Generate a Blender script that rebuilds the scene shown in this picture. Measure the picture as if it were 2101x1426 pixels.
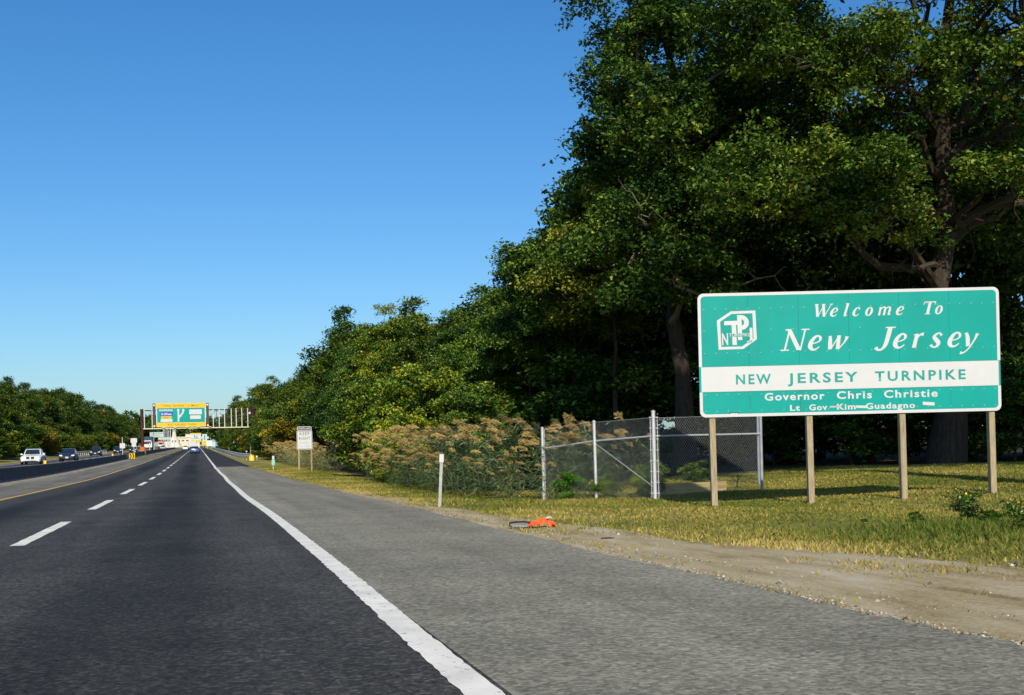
import bpy, bmesh, math, random
import numpy as np
from mathutils import Vector, Matrix

# ------------------------------------------------------------------ scene, camera, sky, sun
for o in list(bpy.data.objects):
    bpy.data.objects.remove(o, do_unlink=True)
scene = bpy.context.scene
col = scene.collection
R = math.radians
PI = math.pi

CAM_YAW = R(14.4)        # camera looks 14.4 degrees to the right of the road axis (+Y)
CAM_ROLL = R(1.35)
cam_data = bpy.data.cameras.new('camera')
cam = bpy.data.objects.new('camera', cam_data)
col.objects.link(cam)
cam_data.sensor_width = 36.0
cam_data.lens = 43.0
cam_data.shift_y = 0.1009
cam_data.clip_start = 0.05
cam_data.clip_end = 12000
fw = Vector((math.sin(CAM_YAW), math.cos(CAM_YAW), 0))
rt = Vector((math.cos(CAM_YAW), -math.sin(CAM_YAW), 0))
up = Vector((0, 0, 1))
rt2 = rt * math.cos(CAM_ROLL) - up * math.sin(CAM_ROLL)
up2 = up * math.cos(CAM_ROLL) + rt * math.sin(CAM_ROLL)
cm = Matrix((rt2, up2, -fw)).transposed().to_4x4()
cm.translation = Vector((0, 0, 1.115))
cam.matrix_world = cm
scene.camera = cam

SUN_EL = R(32.0)
SUN_AZ = R(9.0)          # the sun stands behind the camera, a little left of the road axis
world = bpy.data.worlds.new('World')
scene.world = world
world.use_nodes = True
wn = world.node_tree.nodes
wl = world.node_tree.links
bg = wn['Background']
sky = wn.new('ShaderNodeTexSky')
sky.sky_type = 'NISHITA'
sky.sun_disc = False
sky.sun_elevation = SUN_EL
sky.sun_rotation = PI + SUN_AZ
sky.altitude = 0
sky.air_density = 1.0
sky.dust_density = 1.0
sky.ozone_density = 1.6
hs = wn.new('ShaderNodeHueSaturation')
hs.inputs['Saturation'].default_value = 1.2
hs.inputs['Value'].default_value = 1.0
tnt = wn.new('ShaderNodeMix'); tnt.data_type = 'RGBA'; tnt.blend_type = 'MULTIPLY'; tnt.inputs[0].default_value = 1.0
tnt.inputs[7].default_value = (0.79, 0.98, 1.19, 1)
wl.new(sky.outputs[0], tnt.inputs[6])
wl.new(tnt.outputs[2], hs.inputs['Color'])
wl.new(hs.outputs[0], bg.inputs[0])
bg.inputs[1].default_value = 0.108

sun_data = bpy.data.lights.new('sun', 'SUN')
sun_data.energy = 5.0
sun_data.angle = R(0.53)
sun_data.color = (1.0, 0.91, 0.77)
sun = bpy.data.objects.new('sun', sun_data)
col.objects.link(sun)
sd = Vector((math.sin(SUN_AZ) * math.cos(SUN_EL), math.cos(SUN_AZ) * math.cos(SUN_EL), -math.sin(SUN_EL)))
sun.rotation_euler = sd.to_track_quat('-Z', 'Y').to_euler()
sun.location = (0, -30, 60)

scene.view_settings.view_transform = 'Standard'
scene.view_settings.look = 'None'
scene.view_settings.exposure = 0.0
scene.view_settings.gamma = 1.0
scene.view_settings.use_curve_mapping = False
scene.render.engine = 'CYCLES'
scene.cycles.max_bounces = 5
scene.cycles.diffuse_bounces = 2
scene.cycles.glossy_bounces = 2
scene.cycles.transmission_bounces = 3
scene.cycles.transparent_max_bounces = 6

# ------------------------------------------------------------------ terrain profile
def zr(y):
    """height of the carriageway along its length: level, then a steady 1.1 % climb"""
    y = np.asarray(y, dtype=float)
    s = np.logaddexp(0, (y - 67) / 14) * 14 * 0.011
    over = np.maximum(y - 1150, 0) * 0.011
    return s - over
def zrf(y):
    return float(zr(y))
def sstep(a, b, x):
    t = np.clip((x - a) / (b - a), 0, 1)
    return t * t * (3 - 2 * t)
def ground(x, y):
    x = np.asarray(x, dtype=float); y = np.asarray(y, dtype=float)
    z = zr(y) - 0.035
    # verge on the right: a shallow ditch along the reeds, the wood floor a little higher
    z = z + 0.02 * sstep(4.3, 5.2, x)
    z = z - 0.13 * sstep(6.0, 8.0, x) * (1 - sstep(9.5, 13, x)) * sstep(24, 30, y)
    z = z + 0.32 * sstep(12, 20, x)
    # left: opposite carriageway stands slightly higher
    z = z + 0.25 * sstep(-9.2, -9.9, x)
    z = z + 0.5 * sstep(-20, -30, x)
    amp = 0.05 * sstep(4.6, 7, x) + 0.06 * sstep(-18.5, -21, x)
    z = z + amp * (np.sin(x * 0.9 + y * 0.37) * 0.5 + np.sin(x * 0.33 - y * 0.81 + 1.3) * 0.5)
    return z
def gz(x, y):
    return float(ground(x, y))

# ------------------------------------------------------------------ materials
MATS = {}
def nodes_of(m):
    m.use_nodes = True
    nt = m.node_tree
    return nt, nt.nodes, nt.links, nt.nodes['Principled BSDF']
def mat(name, rgb, rough=0.7, var=0.12, scale=6.0, metal=0.0, bump=0.0, spec=0.4, stretch=None, dirt=None, coat=0.0):
    """plain painted / natural surface: base colour with two scales of procedural variation"""
    if name in MATS: return MATS[name]
    m = bpy.data.materials.new(name)
    nt, N, L, P = nodes_of(m)
    P.inputs['Roughness'].default_value = rough
    P.inputs['Metallic'].default_value = metal
    P.inputs['Specular IOR Level'].default_value = spec
    if coat: P.inputs['Coat Weight'].default_value = coat
    tc = N.new('ShaderNodeTexCoord')
    mp = N.new('ShaderNodeMapping')
    if stretch: mp.inputs['Scale'].default_value = stretch
    L.new(tc.outputs['Object'], mp.inputs[0])
    n1 = N.new('ShaderNodeTexNoise'); n1.inputs['Scale'].default_value = scale; n1.inputs['Detail'].default_value = 6
    L.new(mp.outputs[0], n1.inputs[0])
    mr = N.new('ShaderNodeMapRange')
    mr.inputs[1].default_value = 0.25; mr.inputs[2].default_value = 0.75
    mr.inputs[3].default_value = 1 - var; mr.inputs[4].default_value = 1 + var
    L.new(n1.outputs[0], mr.inputs[0])
    mul = N.new('ShaderNodeVectorMath'); mul.operation = 'SCALE'
    mul.inputs[0].default_value = rgb
    L.new(mr.outputs[0], mul.inputs[3])
    out = mul.outputs[0]
    if dirt:
        n2 = N.new('ShaderNodeTexNoise'); n2.inputs['Scale'].default_value = scale * 0.35; n2.inputs['Detail'].default_value = 8
        n2.inputs['Roughness'].default_value = 0.7
        L.new(mp.outputs[0], n2.inputs[0])
        r2 = N.new('ShaderNodeMapRange'); r2.inputs[1].default_value = 0.52; r2.inputs[2].default_value = 0.7
        r2.inputs[4].default_value = dirt[1]
        L.new(n2.outputs[0], r2.inputs[0])
        mx = N.new('ShaderNodeMix'); mx.data_type = 'RGBA'
        L.new(r2.outputs[0], mx.inputs[0]); L.new(out, mx.inputs[6]); mx.inputs[7].default_value = (*dirt[0], 1)
        out = mx.outputs[2]
    L.new(out, P.inputs['Base Color'])
    if bump:
        b = N.new('ShaderNodeBump'); b.inputs['Strength'].default_value = bump; b.inputs['Distance'].default_value = 0.02
        L.new(n1.outputs[0], b.inputs['Height']); L.new(b.outputs[0], P.inputs['Normal'])
    MATS[name] = m
    return m
def emis(name, rgb, strength):
    m = bpy.data.materials.new(name)
    nt, N, L, P = nodes_of(m)
    P.inputs['Base Color'].default_value = (*rgb, 1)
    P.inputs['Emission Color'].default_value = (*rgb, 1)
    P.inputs['Emission Strength'].default_value = strength
    return m

def ramp(N, stops):
    r = N.new('ShaderNodeValToRGB')
    while len(r.color_ramp.elements) < len(stops): r.color_ramp.elements.new(0.5)
    for e, (p, c) in zip(r.color_ramp.elements, stops):
        e.position = p; e.color = (*c, 1) if len(c) == 3 else c
    return r

def asphalt(name, dark, light, tone, lane_centres=(), streak=0.25, brown=0.0, contrast=1.0, cracks=False):
    m = bpy.data.materials.new(name)
    nt, N, L, P = nodes_of(m)
    P.inputs['Roughness'].default_value = 0.85
    P.inputs['Specular IOR Level'].default_value = 0.25
    g = N.new('ShaderNodeNewGeometry')
    n1 = N.new('ShaderNodeTexNoise'); n1.inputs['Scale'].default_value = 26; n1.inputs['Detail'].default_value = 6; n1.inputs['Roughness'].default_value = 0.72
    L.new(g.outputs['Position'], n1.inputs[0])
    vo = N.new('ShaderNodeTexVoronoi'); vo.inputs['Scale'].default_value = 34
    L.new(g.outputs['Position'], vo.inputs[0])
    sepc = N.new('ShaderNodeSeparateColor'); L.new(vo.outputs['Color'], sepc.inputs[0])
    mixg = N.new('ShaderNodeMath'); mixg.operation = 'MULTIPLY_ADD'; mixg.inputs[1].default_value = 0.7 * contrast
    L.new(sepc.outputs[0], mixg.inputs[0]); 
    sub = N.new('ShaderNodeMath'); sub.operation = 'MULTIPLY_ADD'; sub.inputs[1].default_value = 1.5 * contrast; sub.inputs[2].default_value = 0.17 - 0.75 * contrast
    L.new(n1.outputs[0], sub.inputs[0]); L.new(sub.outputs[0], mixg.inputs[2])
    rp = ramp(N, [(0.0, dark), (0.5, tone), (1.0, light)])
    L.new(mixg.outputs[0], rp.inputs[0])
    # large soft wear, drawn out along the road
    mp = N.new('ShaderNodeMapping'); mp.inputs['Scale'].default_value = (1.3, 0.05, 1)
    L.new(g.outputs['Position'], mp.inputs[0])
    n2 = N.new('ShaderNodeTexNoise'); n2.inputs['Scale'].default_value = 1.0; n2.inputs['Detail'].default_value = 5
    L.new(mp.outputs[0], n2.inputs[0])
    n3 = N.new('ShaderNodeTexNoise'); n3.inputs['Scale'].default_value = 0.55; n3.inputs['Detail'].default_value = 7; n3.inputs['Roughness'].default_value = 0.62
    L.new(g.outputs['Position'], n3.inputs[0])
    add = N.new('ShaderNodeMath'); add.operation = 'ADD'; L.new(n2.outputs[0], add.inputs[0]); L.new(n3.outputs[0], add.inputs[1])
    mr = N.new('ShaderNodeMapRange'); mr.inputs[1].default_value = 0.75; mr.inputs[2].default_value = 1.25
    mr.inputs[3].default_value = 1 - streak; mr.inputs[4].default_value = 1 + streak
    L.new(add.outputs[0], mr.inputs[0])
    fac = mr.outputs[0]
    if lane_centres:
        sx = N.new('ShaderNodeSeparateXYZ'); L.new(g.outputs['Position'], sx.inputs[0])
        mpl = N.new('ShaderNodeMapping'); mpl.inputs['Scale'].default_value = (0.5, 0.06, 1)
        L.new(g.outputs['Position'], mpl.inputs[0])
        nl = N.new('ShaderNodeTexNoise'); nl.inputs['Scale'].default_value = 1; nl.inputs['Detail'].default_value = 3
        L.new(mpl.outputs[0], nl.inputs[0])
        for cx in lane_centres:
            a = N.new('ShaderNodeMath'); a.operation = 'SUBTRACT'; a.inputs[1].default_value = cx; L.new(sx.outputs[0], a.inputs[0])
            b = N.new('ShaderNodeMath'); b.operation = 'ABSOLUTE'; L.new(a.outputs[0], b.inputs[0])
            c = N.new('ShaderNodeMapRange'); c.interpolation_type = 'SMOOTHSTEP'
            c.inputs[1].default_value = 0.15; c.inputs[2].default_value = 1.15
            c.inputs[3].default_value = 1.0; c.inputs[4].default_value = 0.0
            L.new(b.outputs[0], c.inputs[0])
            d = N.new('ShaderNodeMapRange'); d.inputs[1].default_value = 0.3; d.inputs[2].default_value = 0.66
            d.inputs[3].default_value = 0.32; d.inputs[4].default_value = 0.78
            L.new(nl.outputs[0], d.inputs[0])
            e = N.new('ShaderNodeMath'); e.operation = 'MULTIPLY'; L.new(c.outputs[0], e.inputs[0]); L.new(d.outputs[0], e.inputs[1])
            f = N.new('ShaderNodeMath'); f.operation = 'SUBTRACT'; f.inputs[0].default_value = 1.0; L.new(e.outputs[0], f.inputs[1])
            h = N.new('ShaderNodeMath'); h.operation = 'MULTIPLY'; L.new(fac, h.inputs[0]); L.new(f.outputs[0], h.inputs[1])
            fac = h.outputs[0]
    sc = N.new('ShaderNodeVectorMath'); sc.operation = 'SCALE'
    L.new(rp.outputs[0], sc.inputs[0]); L.new(fac, sc.inputs[3])
    out = sc.outputs[0]
    if brown:
        n4 = N.new('ShaderNodeTexNoise'); n4.inputs['Scale'].default_value = 0.9; n4.inputs['Detail'].default_value = 8
        L.new(g.outputs['Position'], n4.inputs[0])
        r4 = N.new('ShaderNodeMapRange'); r4.inputs[1].default_value = 0.48; r4.inputs[2].default_value = 0.72; r4.inputs[4].default_value = brown
        L.new(n4.outputs[0], r4.inputs[0])
        mx = N.new('ShaderNodeMix'); mx.data_type = 'RGBA'
        L.new(r4.outputs[0], mx.inputs[0]); L.new(out, mx.inputs[6]); mx.inputs[7].default_value = (0.2, 0.165, 0.11, 1)
        out = mx.outputs[2]
    if cracks:
        v2 = N.new('ShaderNodeTexVoronoi'); v2.feature = 'DISTANCE_TO_EDGE'; v2.inputs['Scale'].default_value = 0.42
        nn = N.new('ShaderNodeTexNoise'); nn.inputs['Scale'].default_value = 1.7; nn.inputs['Detail'].default_value = 4
        L.new(g.outputs['Position'], nn.inputs[0])
        mxv = N.new('ShaderNodeMix'); mxv.data_type = 'RGBA'; mxv.inputs[0].default_value = 0.35
        L.new(g.outputs['Position'], mxv.inputs[6]); L.new(nn.outputs['Color'], mxv.inputs[7])
        L.new(mxv.outputs[2], v2.inputs[0])
        r5 = N.new('ShaderNodeMapRange'); r5.inputs[1].default_value = 0.0; r5.inputs[2].default_value = 0.006
        r5.inputs[3].default_value = 0.55; r5.inputs[4].default_value = 1.0
        L.new(v2.outputs['Distance'], r5.inputs[0])
        s5 = N.new('ShaderNodeVectorMath'); s5.operation = 'SCALE'; L.new(out, s5.inputs[0]); L.new(r5.outputs[0], s5.inputs[3])
        out = s5.outputs[0]
    L.new(out, P.inputs['Base Color'])
    bp = N.new('ShaderNodeBump'); bp.inputs['Strength'].default_value = 0.75; bp.inputs['Distance'].default_value = 0.012
    L.new(mixg.outputs[0], bp.inputs['Height']); L.new(bp.outputs[0], P.inputs['Normal'])
    return m

def paint_mat(name, rgb, under, wear=0.45):
    """road paint: worn through to the asphalt in specks"""
    m = bpy.data.materials.new(name)
    nt, N, L, P = nodes_of(m)
    P.inputs['Roughness'].default_value = 0.7
    g = N.new('ShaderNodeNewGeometry')
    mp = N.new('ShaderNodeMapping'); mp.inputs['Scale'].default_value = (1, 0.6, 1)
    L.new(g.outputs['Position'], mp.inputs[0])
    n = N.new('ShaderNodeTexNoise'); n.inputs['Scale'].default_value = 16; n.inputs['Detail'].default_value = 8; n.inputs['Roughness'].default_value = 0.75
    L.new(mp.outputs[0], n.inputs[0])
    r = N.new('ShaderNodeMapRange'); r.inputs[1].default_value = 0.57; r.inputs[2].default_value = 0.66; r.inputs[4].default_value = wear
    L.new(n.outputs[0], r.inputs[0])
    n2 = N.new('ShaderNodeTexNoise'); n2.inputs['Scale'].default_value = 2.2; n2.inputs['Detail'].default_value = 5
    L.new(g.outputs['Position'], n2.inputs[0])
    r2 = N.new('ShaderNodeMapRange'); r2.inputs[1].default_value = 0.3; r2.inputs[2].default_value = 0.7; r2.inputs[3].default_value = 0.82; r2.inputs[4].default_value = 1.08
    L.new(n2.outputs[0], r2.inputs[0])
    s = N.new('ShaderNodeVectorMath'); s.operation = 'SCALE'; s.inputs[0].default_value = rgb; L.new(r2.outputs[0], s.inputs[3])
    mx = N.new('ShaderNodeMix'); mx.data_type = 'RGBA'
    L.new(r.outputs[0], mx.inputs[0]); L.new(s.outputs[0], mx.inputs[6]); mx.inputs[7].default_value = (*under, 1)
    L.new(mx.outputs[2], P.inputs['Base Color'])
    return m

def leaf_mat(name, c0, c1, c2, trans=0.28, gloss=0.06, hue=0.25):
    """leaves: colour runs over three hues by a per-leaf attribute, tinted per plant, light passes through"""
    m = bpy.data.materials.new(name)
    m.use_nodes = True
    nt = m.node_tree; N = nt.nodes; L = nt.links
    N.clear()
    out = N.new('ShaderNodeOutputMaterial')
    at = N.new('ShaderNodeAttribute'); at.attribute_name = 'tint'
    oi = N.new('ShaderNodeObjectInfo')
    a = N.new('ShaderNodeMath'); a.operation = 'MULTIPLY_ADD'; a.inputs[1].default_value = hue; L.new(oi.outputs['Random'], a.inputs[0])
    b = N.new('ShaderNodeMath'); b.operation = 'SUBTRACT'; L.new(at.outputs['Fac'], b.inputs[0]); b.inputs[1].default_value = hue / 2
    L.new(b.outputs[0], a.inputs[2])
    rp = ramp(N, [(0.05, c0), (0.5, c1), (0.98, c2)])
    L.new(a.outputs[0], rp.inputs[0])
    mul = N.new('ShaderNodeMix'); mul.data_type = 'RGBA'; mul.blend_type = 'MULTIPLY'; mul.inputs[0].default_value = 1.0
    L.new(rp.outputs[0], mul.inputs[6]); L.new(oi.outputs['Color'], mul.inputs[7])
    d = N.new('ShaderNodeBsdfDiffuse'); L.new(mul.outputs[2], d.inputs[0])
    t = N.new('ShaderNodeBsdfTranslucent'); L.new(mul.outputs[2], t.inputs[0])
    ms = N.new('ShaderNodeMixShader'); ms.inputs[0].default_value = trans
    L.new(d.outputs[0], ms.inputs[1]); L.new(t.outputs[0], ms.inputs[2])
    last = ms
    if gloss:
        gl = N.new('ShaderNodeBsdfGlossy'); gl.inputs['Roughness'].default_value = 0.42; gl.inputs[0].default_value = (0.8, 0.85, 0.8, 1)
        m2 = N.new('ShaderNodeMixShader'); m2.inputs[0].default_value = gloss
        L.new(ms.outputs[0], m2.inputs[1]); L.new(gl.outputs[0], m2.inputs[2]); last = m2
    L.new(last.outputs[0], out.inputs[0])
    return m

M_LEAF = leaf_mat('broadleaf', (0.011, 0.034, 0.005), (0.082, 0.158, 0.019), (0.34, 0.38, 0.06), trans=0.14, gloss=0.045)
M_BARK = mat('bark', (0.045, 0.036, 0.027), 0.95, 0.45, 3.0, bump=0.9, stretch=(4, 4, 0.7), spec=0.1)
M_PALEBARK = mat('pale_bark', (0.17, 0.145, 0.10), 0.95, 0.3, 6.0, bump=0.6, stretch=(3, 3, 0.8), spec=0.1)
M_REED = leaf_mat('reed_blade', (0.04, 0.10, 0.035), (0.125, 0.225, 0.078), (0.36, 0.38, 0.15), 0.25, 0.05, 0.2)
M_PLUME = leaf_mat('reed_plume', (0.30, 0.19, 0.06), (0.50, 0.36, 0.125), (0.66, 0.52, 0.23), 0.3, 0.0, 0.3)
M_STALK = mat('dry_stalk', (0.13, 0.13, 0.05), 0.9, 0.25, 10)
M_GRASS = leaf_mat('grass_blade', (0.10, 0.14, 0.026), (0.265, 0.235, 0.05), (0.52, 0.39, 0.13), 0.2, 0.0, 0.0)

M_WHITE = mat('white_sheeting', (0.53, 0.535, 0.535), 0.45, 0.035, 3, dirt=((0.62, 0.61, 0.55), 0.35))
M_TEAL = mat('green_sheeting', (0.0, 0.285, 0.245), 0.5, 0.09, 1.3, dirt=((0.006, 0.225, 0.19), 0.6), spec=0.2)
M_TEALTXT = mat('green_lettering', (0.002, 0.26, 0.225), 0.45, 0.05, 3)
M_YELLOW = mat('yellow_sheeting', (0.62, 0.42, 0.0), 0.45, 0.05, 2)
M_BLACK = mat('black_paint', (0.012, 0.012, 0.012), 0.5, 0.2, 5)
M_GREYTXT = mat('faded_black_lettering', (0.07, 0.07, 0.07), 0.6, 0.2, 30)
M_BROWNTXT = mat('faded_brown_lettering', (0.26, 0.10, 0.005), 0.6, 0.2, 4)
M_WOOD = mat('weathered_post_timber', (0.34, 0.275, 0.17), 0.9, 0.35, 4, bump=0.5, stretch=(14, 14, 1.0), dirt=((0.13, 0.10, 0.06), 0.6))
M_WOOD2 = mat('brown_post_timber', (0.30, 0.20, 0.09), 0.9, 0.3, 4, bump=0.4, stretch=(14, 14, 1.0))
M_GALV = mat('galvanised_steel', (0.56, 0.57, 0.58), 0.5, 0.12, 8, metal=0.35)
M_GALVD = mat('dull_galvanised_steel', (0.36, 0.37, 0.37), 0.55, 0.2, 6, metal=0.4)
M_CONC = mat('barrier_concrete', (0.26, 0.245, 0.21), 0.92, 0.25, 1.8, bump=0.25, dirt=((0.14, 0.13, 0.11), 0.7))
M_CONCD = mat('shaded_stained_concrete', (0.075, 0.077, 0.085), 0.92, 0.3, 1.5, bump=0.25, dirt=((0.045, 0.046, 0.05), 0.7))  # barrier faces: shade put into the base colour, random stains over it
M_RUST = mat('weathering_steel', (0.045, 0.016, 0.009), 0.8, 0.3, 3)
M_DKBROWN = mat('dark_signal_housing', (0.055, 0.048, 0.038), 0.7, 0.2, 3)
M_ORANGE = mat('orange_plastic', (0.85, 0.115, 0.02), 0.4, 0.15, 14, dirt=((0.45, 0.08, 0.03), 0.6))
M_YPLAST = mat('yellow_plastic', (0.80, 0.52, 0.04), 0.5, 0.12, 5)
M_RUBBER = mat('black_rubber', (0.02, 0.02, 0.022), 0.7, 0.3, 9)
M_BLUEGREY = mat('bluish_grey_plastic', (0.24, 0.29, 0.36), 0.5, 0.15, 9)
M_GLASS = mat('car_glass', (0.018, 0.024, 0.032), 0.08, 0.1, 2, spec=0.7)
M_HEAD = mat('headlight_lens', (0.82, 0.84, 0.86), 0.15, 0.05, 9, spec=0.8)
M_TAIL = mat('tail_light_lens', (0.35, 0.01, 0.01), 0.2, 0.1, 9)
M_CHROME = mat('rim_metal', (0.45, 0.45, 0.46), 0.3, 0.1, 9, metal=0.8)
M_AMBER = emis('amber_lamp', (1.0, 0.42, 0.12), 1.1)
M_CREAM = mat('cream_concrete', (0.62, 0.56, 0.42), 0.85, 0.1, 0.4)
M_BLUE = mat('blue_sheeting', (0.02, 0.04, 0.35), 0.5, 0.1, 3)
M_PINK = mat('faded_pink_lettering', (0.68, 0.46, 0.58), 0.6, 0.2, 6)
M_WIN = mat('dark_window', (0.06, 0.075, 0.08), 0.2, 0.2, 2)
M_PALEGREEN = mat('pale_green_sheeting', (0.25, 0.5, 0.4), 0.5, 0.08, 1)
M_STRAW = mat('weathered_board', (0.40, 0.30, 0.13), 0.95, 0.35, 3, bump=0.6, stretch=(0.6, 6, 12))

# ------------------------------------------------------------------ object helpers
def tag(o, label=None, cat=None, group=None, kind=None):
    if label: o['label'] = label
    if cat: o['category'] = cat
    if group: o['group'] = group
    if kind: o['kind'] = kind
    return o
def empty(name, loc=(0, 0, 0), rz=0.0, label=None, cat=None, group=None):
    o = bpy.data.objects.new(name, None)
    o.empty_display_size = 0.2
    col.objects.link(o)
    o.location = loc
    o.rotation_euler = (0, 0, rz)
    return tag(o, label, cat, group)
def link(name, me, parent=None, material=None):
    o = bpy.data.objects.new(name, me)
    col.objects.link(o)
    if parent is not None: o.parent = parent
    if material is not None:
        if len(me.materials) == 0: me.materials.append(material)
    return o
def copy_tree(src, loc=None, rz=None, scale=None, parent=None):
    c = src.copy(); col.objects.link(c)
    if parent is not None: c.parent = parent
    if loc is not None: c.location = loc
    if rz is not None: c.rotation_euler = (0, 0, rz)
    if scale is not None: c.scale = scale if hasattr(scale, '__len__') else (scale,) * 3
    for ch in src.children: copy_tree(ch, parent=c)
    return c

class MB:
    def __init__(s): s.v = []; s.f = []
    def add(s, vs, fs):
        o = len(s.v); s.v += [tuple(p) for p in vs]; s.f += [tuple(i + o for i in f) for f in fs]; return s
    def box(s, x0, x1, y0, y1, z0, z1):
        vs = [(x0,y0,z0),(x1,y0,z0),(x1,y1,z0),(x0,y1,z0),(x0,y0,z1),(x1,y0,z1),(x1,y1,z1),(x0,y1,z1)]
        return s.add(vs, [(0,3,2,1),(4,5,6,7),(0,1,5,4),(1,2,6,5),(2,3,7,6),(3,0,4,7)])
    def cbox(s, c, d):
        return s.box(c[0]-d[0]/2, c[0]+d[0]/2, c[1]-d[1]/2, c[1]+d[1]/2, c[2]-d[2]/2, c[2]+d[2]/2)
    def tube(s, pts, rad, n=8, caps=True):
        pts = [Vector(p) for p in pts]
        if not hasattr(rad, '__len__'): rad = [rad] * len(pts)
        rings = []
        prev = None
        for i, p in enumerate(pts):
            d = (pts[min(i+1, len(pts)-1)] - pts[max(i-1, 0)])
            if d.length < 1e-9: d = Vector((0, 0, 1))
            d.normalize()
            a = prev if prev is not None and abs(prev.dot(d)) < 0.95 else (Vector((1, 0, 0)) if abs(d.x) < 0.8 else Vector((0, 1, 0)))
            u = (a - d * a.dot(d)).normalized(); w = d.cross(u); prev = u
            rings.append([p + (u * math.cos(2*PI*k/n) + w * math.sin(2*PI*k/n)) * rad[i] for k in range(n)])
        vs = [q for r_ in rings for q in r_]; fs = []
        for i in range(len(pts)-1):
            for k in range(n):
                a = i*n+k; b = i*n+(k+1) % n
                fs.append((a, b, b+n, a+n))
        if caps:
            fs.append(tuple(range(n-1, -1, -1))); fs.append(tuple((len(pts)-1)*n+k for k in range(n)))
        return s.add(vs, fs)
    def bar(s, a, b, w, h=None):
        """square-section bar from a to b"""
        return s.tube([a, b], w * 0.7071, 4)
    def poly(s, pts, y0, y1):
        """polygon in the x-z plane extruded along y (pts given counter-clockwise seen from -y)"""
        n = len(pts)
        vs = [(p[0], y0, p[1]) for p in pts] + [(p[0], y1, p[1]) for p in pts]
        fs = [tuple(range(n)), tuple(range(2*n-1, n-1, -1))]
        for i in range(n):
            j = (i+1) % n; fs.append((j, i, i+n, j+n))
        return s.add(vs, fs)
    def ring(s, outer, inner, y0, y1):
        n = len(outer)
        vs = [(p[0], y0, p[1]) for p in outer] + [(p[0], y0, p[1]) for p in inner] + [(p[0], y1, p[1]) for p in outer] + [(p[0], y1, p[1]) for p in inner]
        fs = []
        for i in range(n):
            j = (i+1) % n
            fs += [(i, j, n+j, n+i), (2*n+i, 3*n+i, 3*n+j, 2*n+j), (j, i, 2*n+i, 2*n+j), (n+i, n+j, 3*n+j, 3*n+i)]
        return s.add(vs, fs)
    def mesh(s, name):
        me = bpy.data.meshes.new(name); me.from_pydata(s.v, [], s.f); me.update(); return me
    def build(s, name, material, parent=None, smooth=False, bevel=0.0):
        me = s.mesh(name)
        if bevel:
            bm = bmesh.new(); bm.from_mesh(me)
            bmesh.ops.bevel(bm, geom=[e for e in bm.edges if len(e.link_faces) == 2 and e.calc_face_angle(0) > 0.5], offset=bevel, segments=2, affect='EDGES', clamp_overlap=True)
            bm.to_mesh(me); bm.free()
        if smooth:
            me.polygons.foreach_set('use_smooth', [True] * len(me.polygons))
            try: me.set_sharp_from_angle(angle=R(40))
            except Exception: pass
        me.materials.append(material)
        return link(name, me, parent)

def np_mesh(name, V, F, material, tint=None, smooth=False):
    """big mesh from numpy arrays: V (n,3), F (m,k) with k corners each"""
    me = bpy.data.meshes.new(name)
    V = np.ascontiguousarray(V, dtype=np.float32); F = np.ascontiguousarray(F, dtype=np.int32)
    me.vertices.add(len(V)); me.vertices.foreach_set('co', V.ravel())
    k = F.shape[1]
    me.loops.add(F.size); me.loops.foreach_set('vertex_index', F.ravel())
    me.polygons.add(len(F)); me.polygons.foreach_set('loop_start', np.arange(0, F.size, k, dtype=np.int32))
    try: me.polygons.foreach_set('loop_total', np.full(len(F), k, dtype=np.int32))
    except Exception: pass
    if tint is not None:
        at = me.attributes.new('tint', 'FLOAT', 'POINT'); at.data.foreach_set('value', np.ascontiguousarray(tint, dtype=np.float32))
    me.update(calc_edges=True)
    if smooth: me.polygons.foreach_set('use_smooth', [True] * len(F))
    me.materials.append(material)
    return me

def rrect(x0, x1, z0, z1, r, n=6, corners=(1, 1, 1, 1)):
    """rounded rectangle, counter-clockwise; corners: bl, br, tr, tl"""
    pts = []
    for (cx, cz, a0, on) in ((x0+r, z0+r, PI, corners[0]), (x1-r, z0+r, 1.5*PI, corners[1]), (x1-r, z1-r, 0, corners[2]), (x0+r, z1-r, PI/2, corners[3])):
        if on:
            for k in range(n+1):
                a = a0 + PI/2 * k / n; pts.append((cx + r*math.cos(a), cz + r*math.sin(a)))
        else:
            pts.append((cx + r*(1 if math.cos(a0+PI/4) > 0 else -1), cz + r*(1 if math.sin(a0+PI/4) > 0 else -1)))
    return pts

def text_part(name, s, x0, x1, z0, cap, y, material, parent, bold=0.0, space=1.0, thick=0.002, ref='H'):
    """flat lettering fitted between x0 and x1, cap height given, standing on the baseline z0"""
    cu = bpy.data.curves.new('lettering', 'FONT'); cu.body = s; cu.size = 1.0; cu.space_character = space; cu.offset = bold; cu.resolution_u = 3
    ob = bpy.data.objects.new('lettering', cu); col.objects.link(ob)
    bpy.context.view_layer.update()
    dg = bpy.context.evaluated_depsgraph_get()
    me = bpy.data.meshes.new_from_object(ob.evaluated_get(dg))
    bpy.data.objects.remove(ob, do_unlink=True)
    n = len(me.vertices); a = np.empty(n*3, dtype=np.float32); me.vertices.foreach_get('co', a); a = a.reshape(-1, 3)
    mn = a[:, 0].min(); mx = a[:, 0].max()
    capH = 0.7 + 2*bold
    sx = (x1 - x0) / (mx - mn); sz = cap / capH
    b = np.stack([x0 + (a[:, 0] - mn) * sx, np.full(n, y), z0 + (a[:, 1] + bold) * sz], 1)
    me.vertices.foreach_set('co', b.astype(np.float32).ravel()); me.update()
    me.materials.clear(); me.materials.append(material); me.name = name
    o = link(name, me, parent)
    return o

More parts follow.
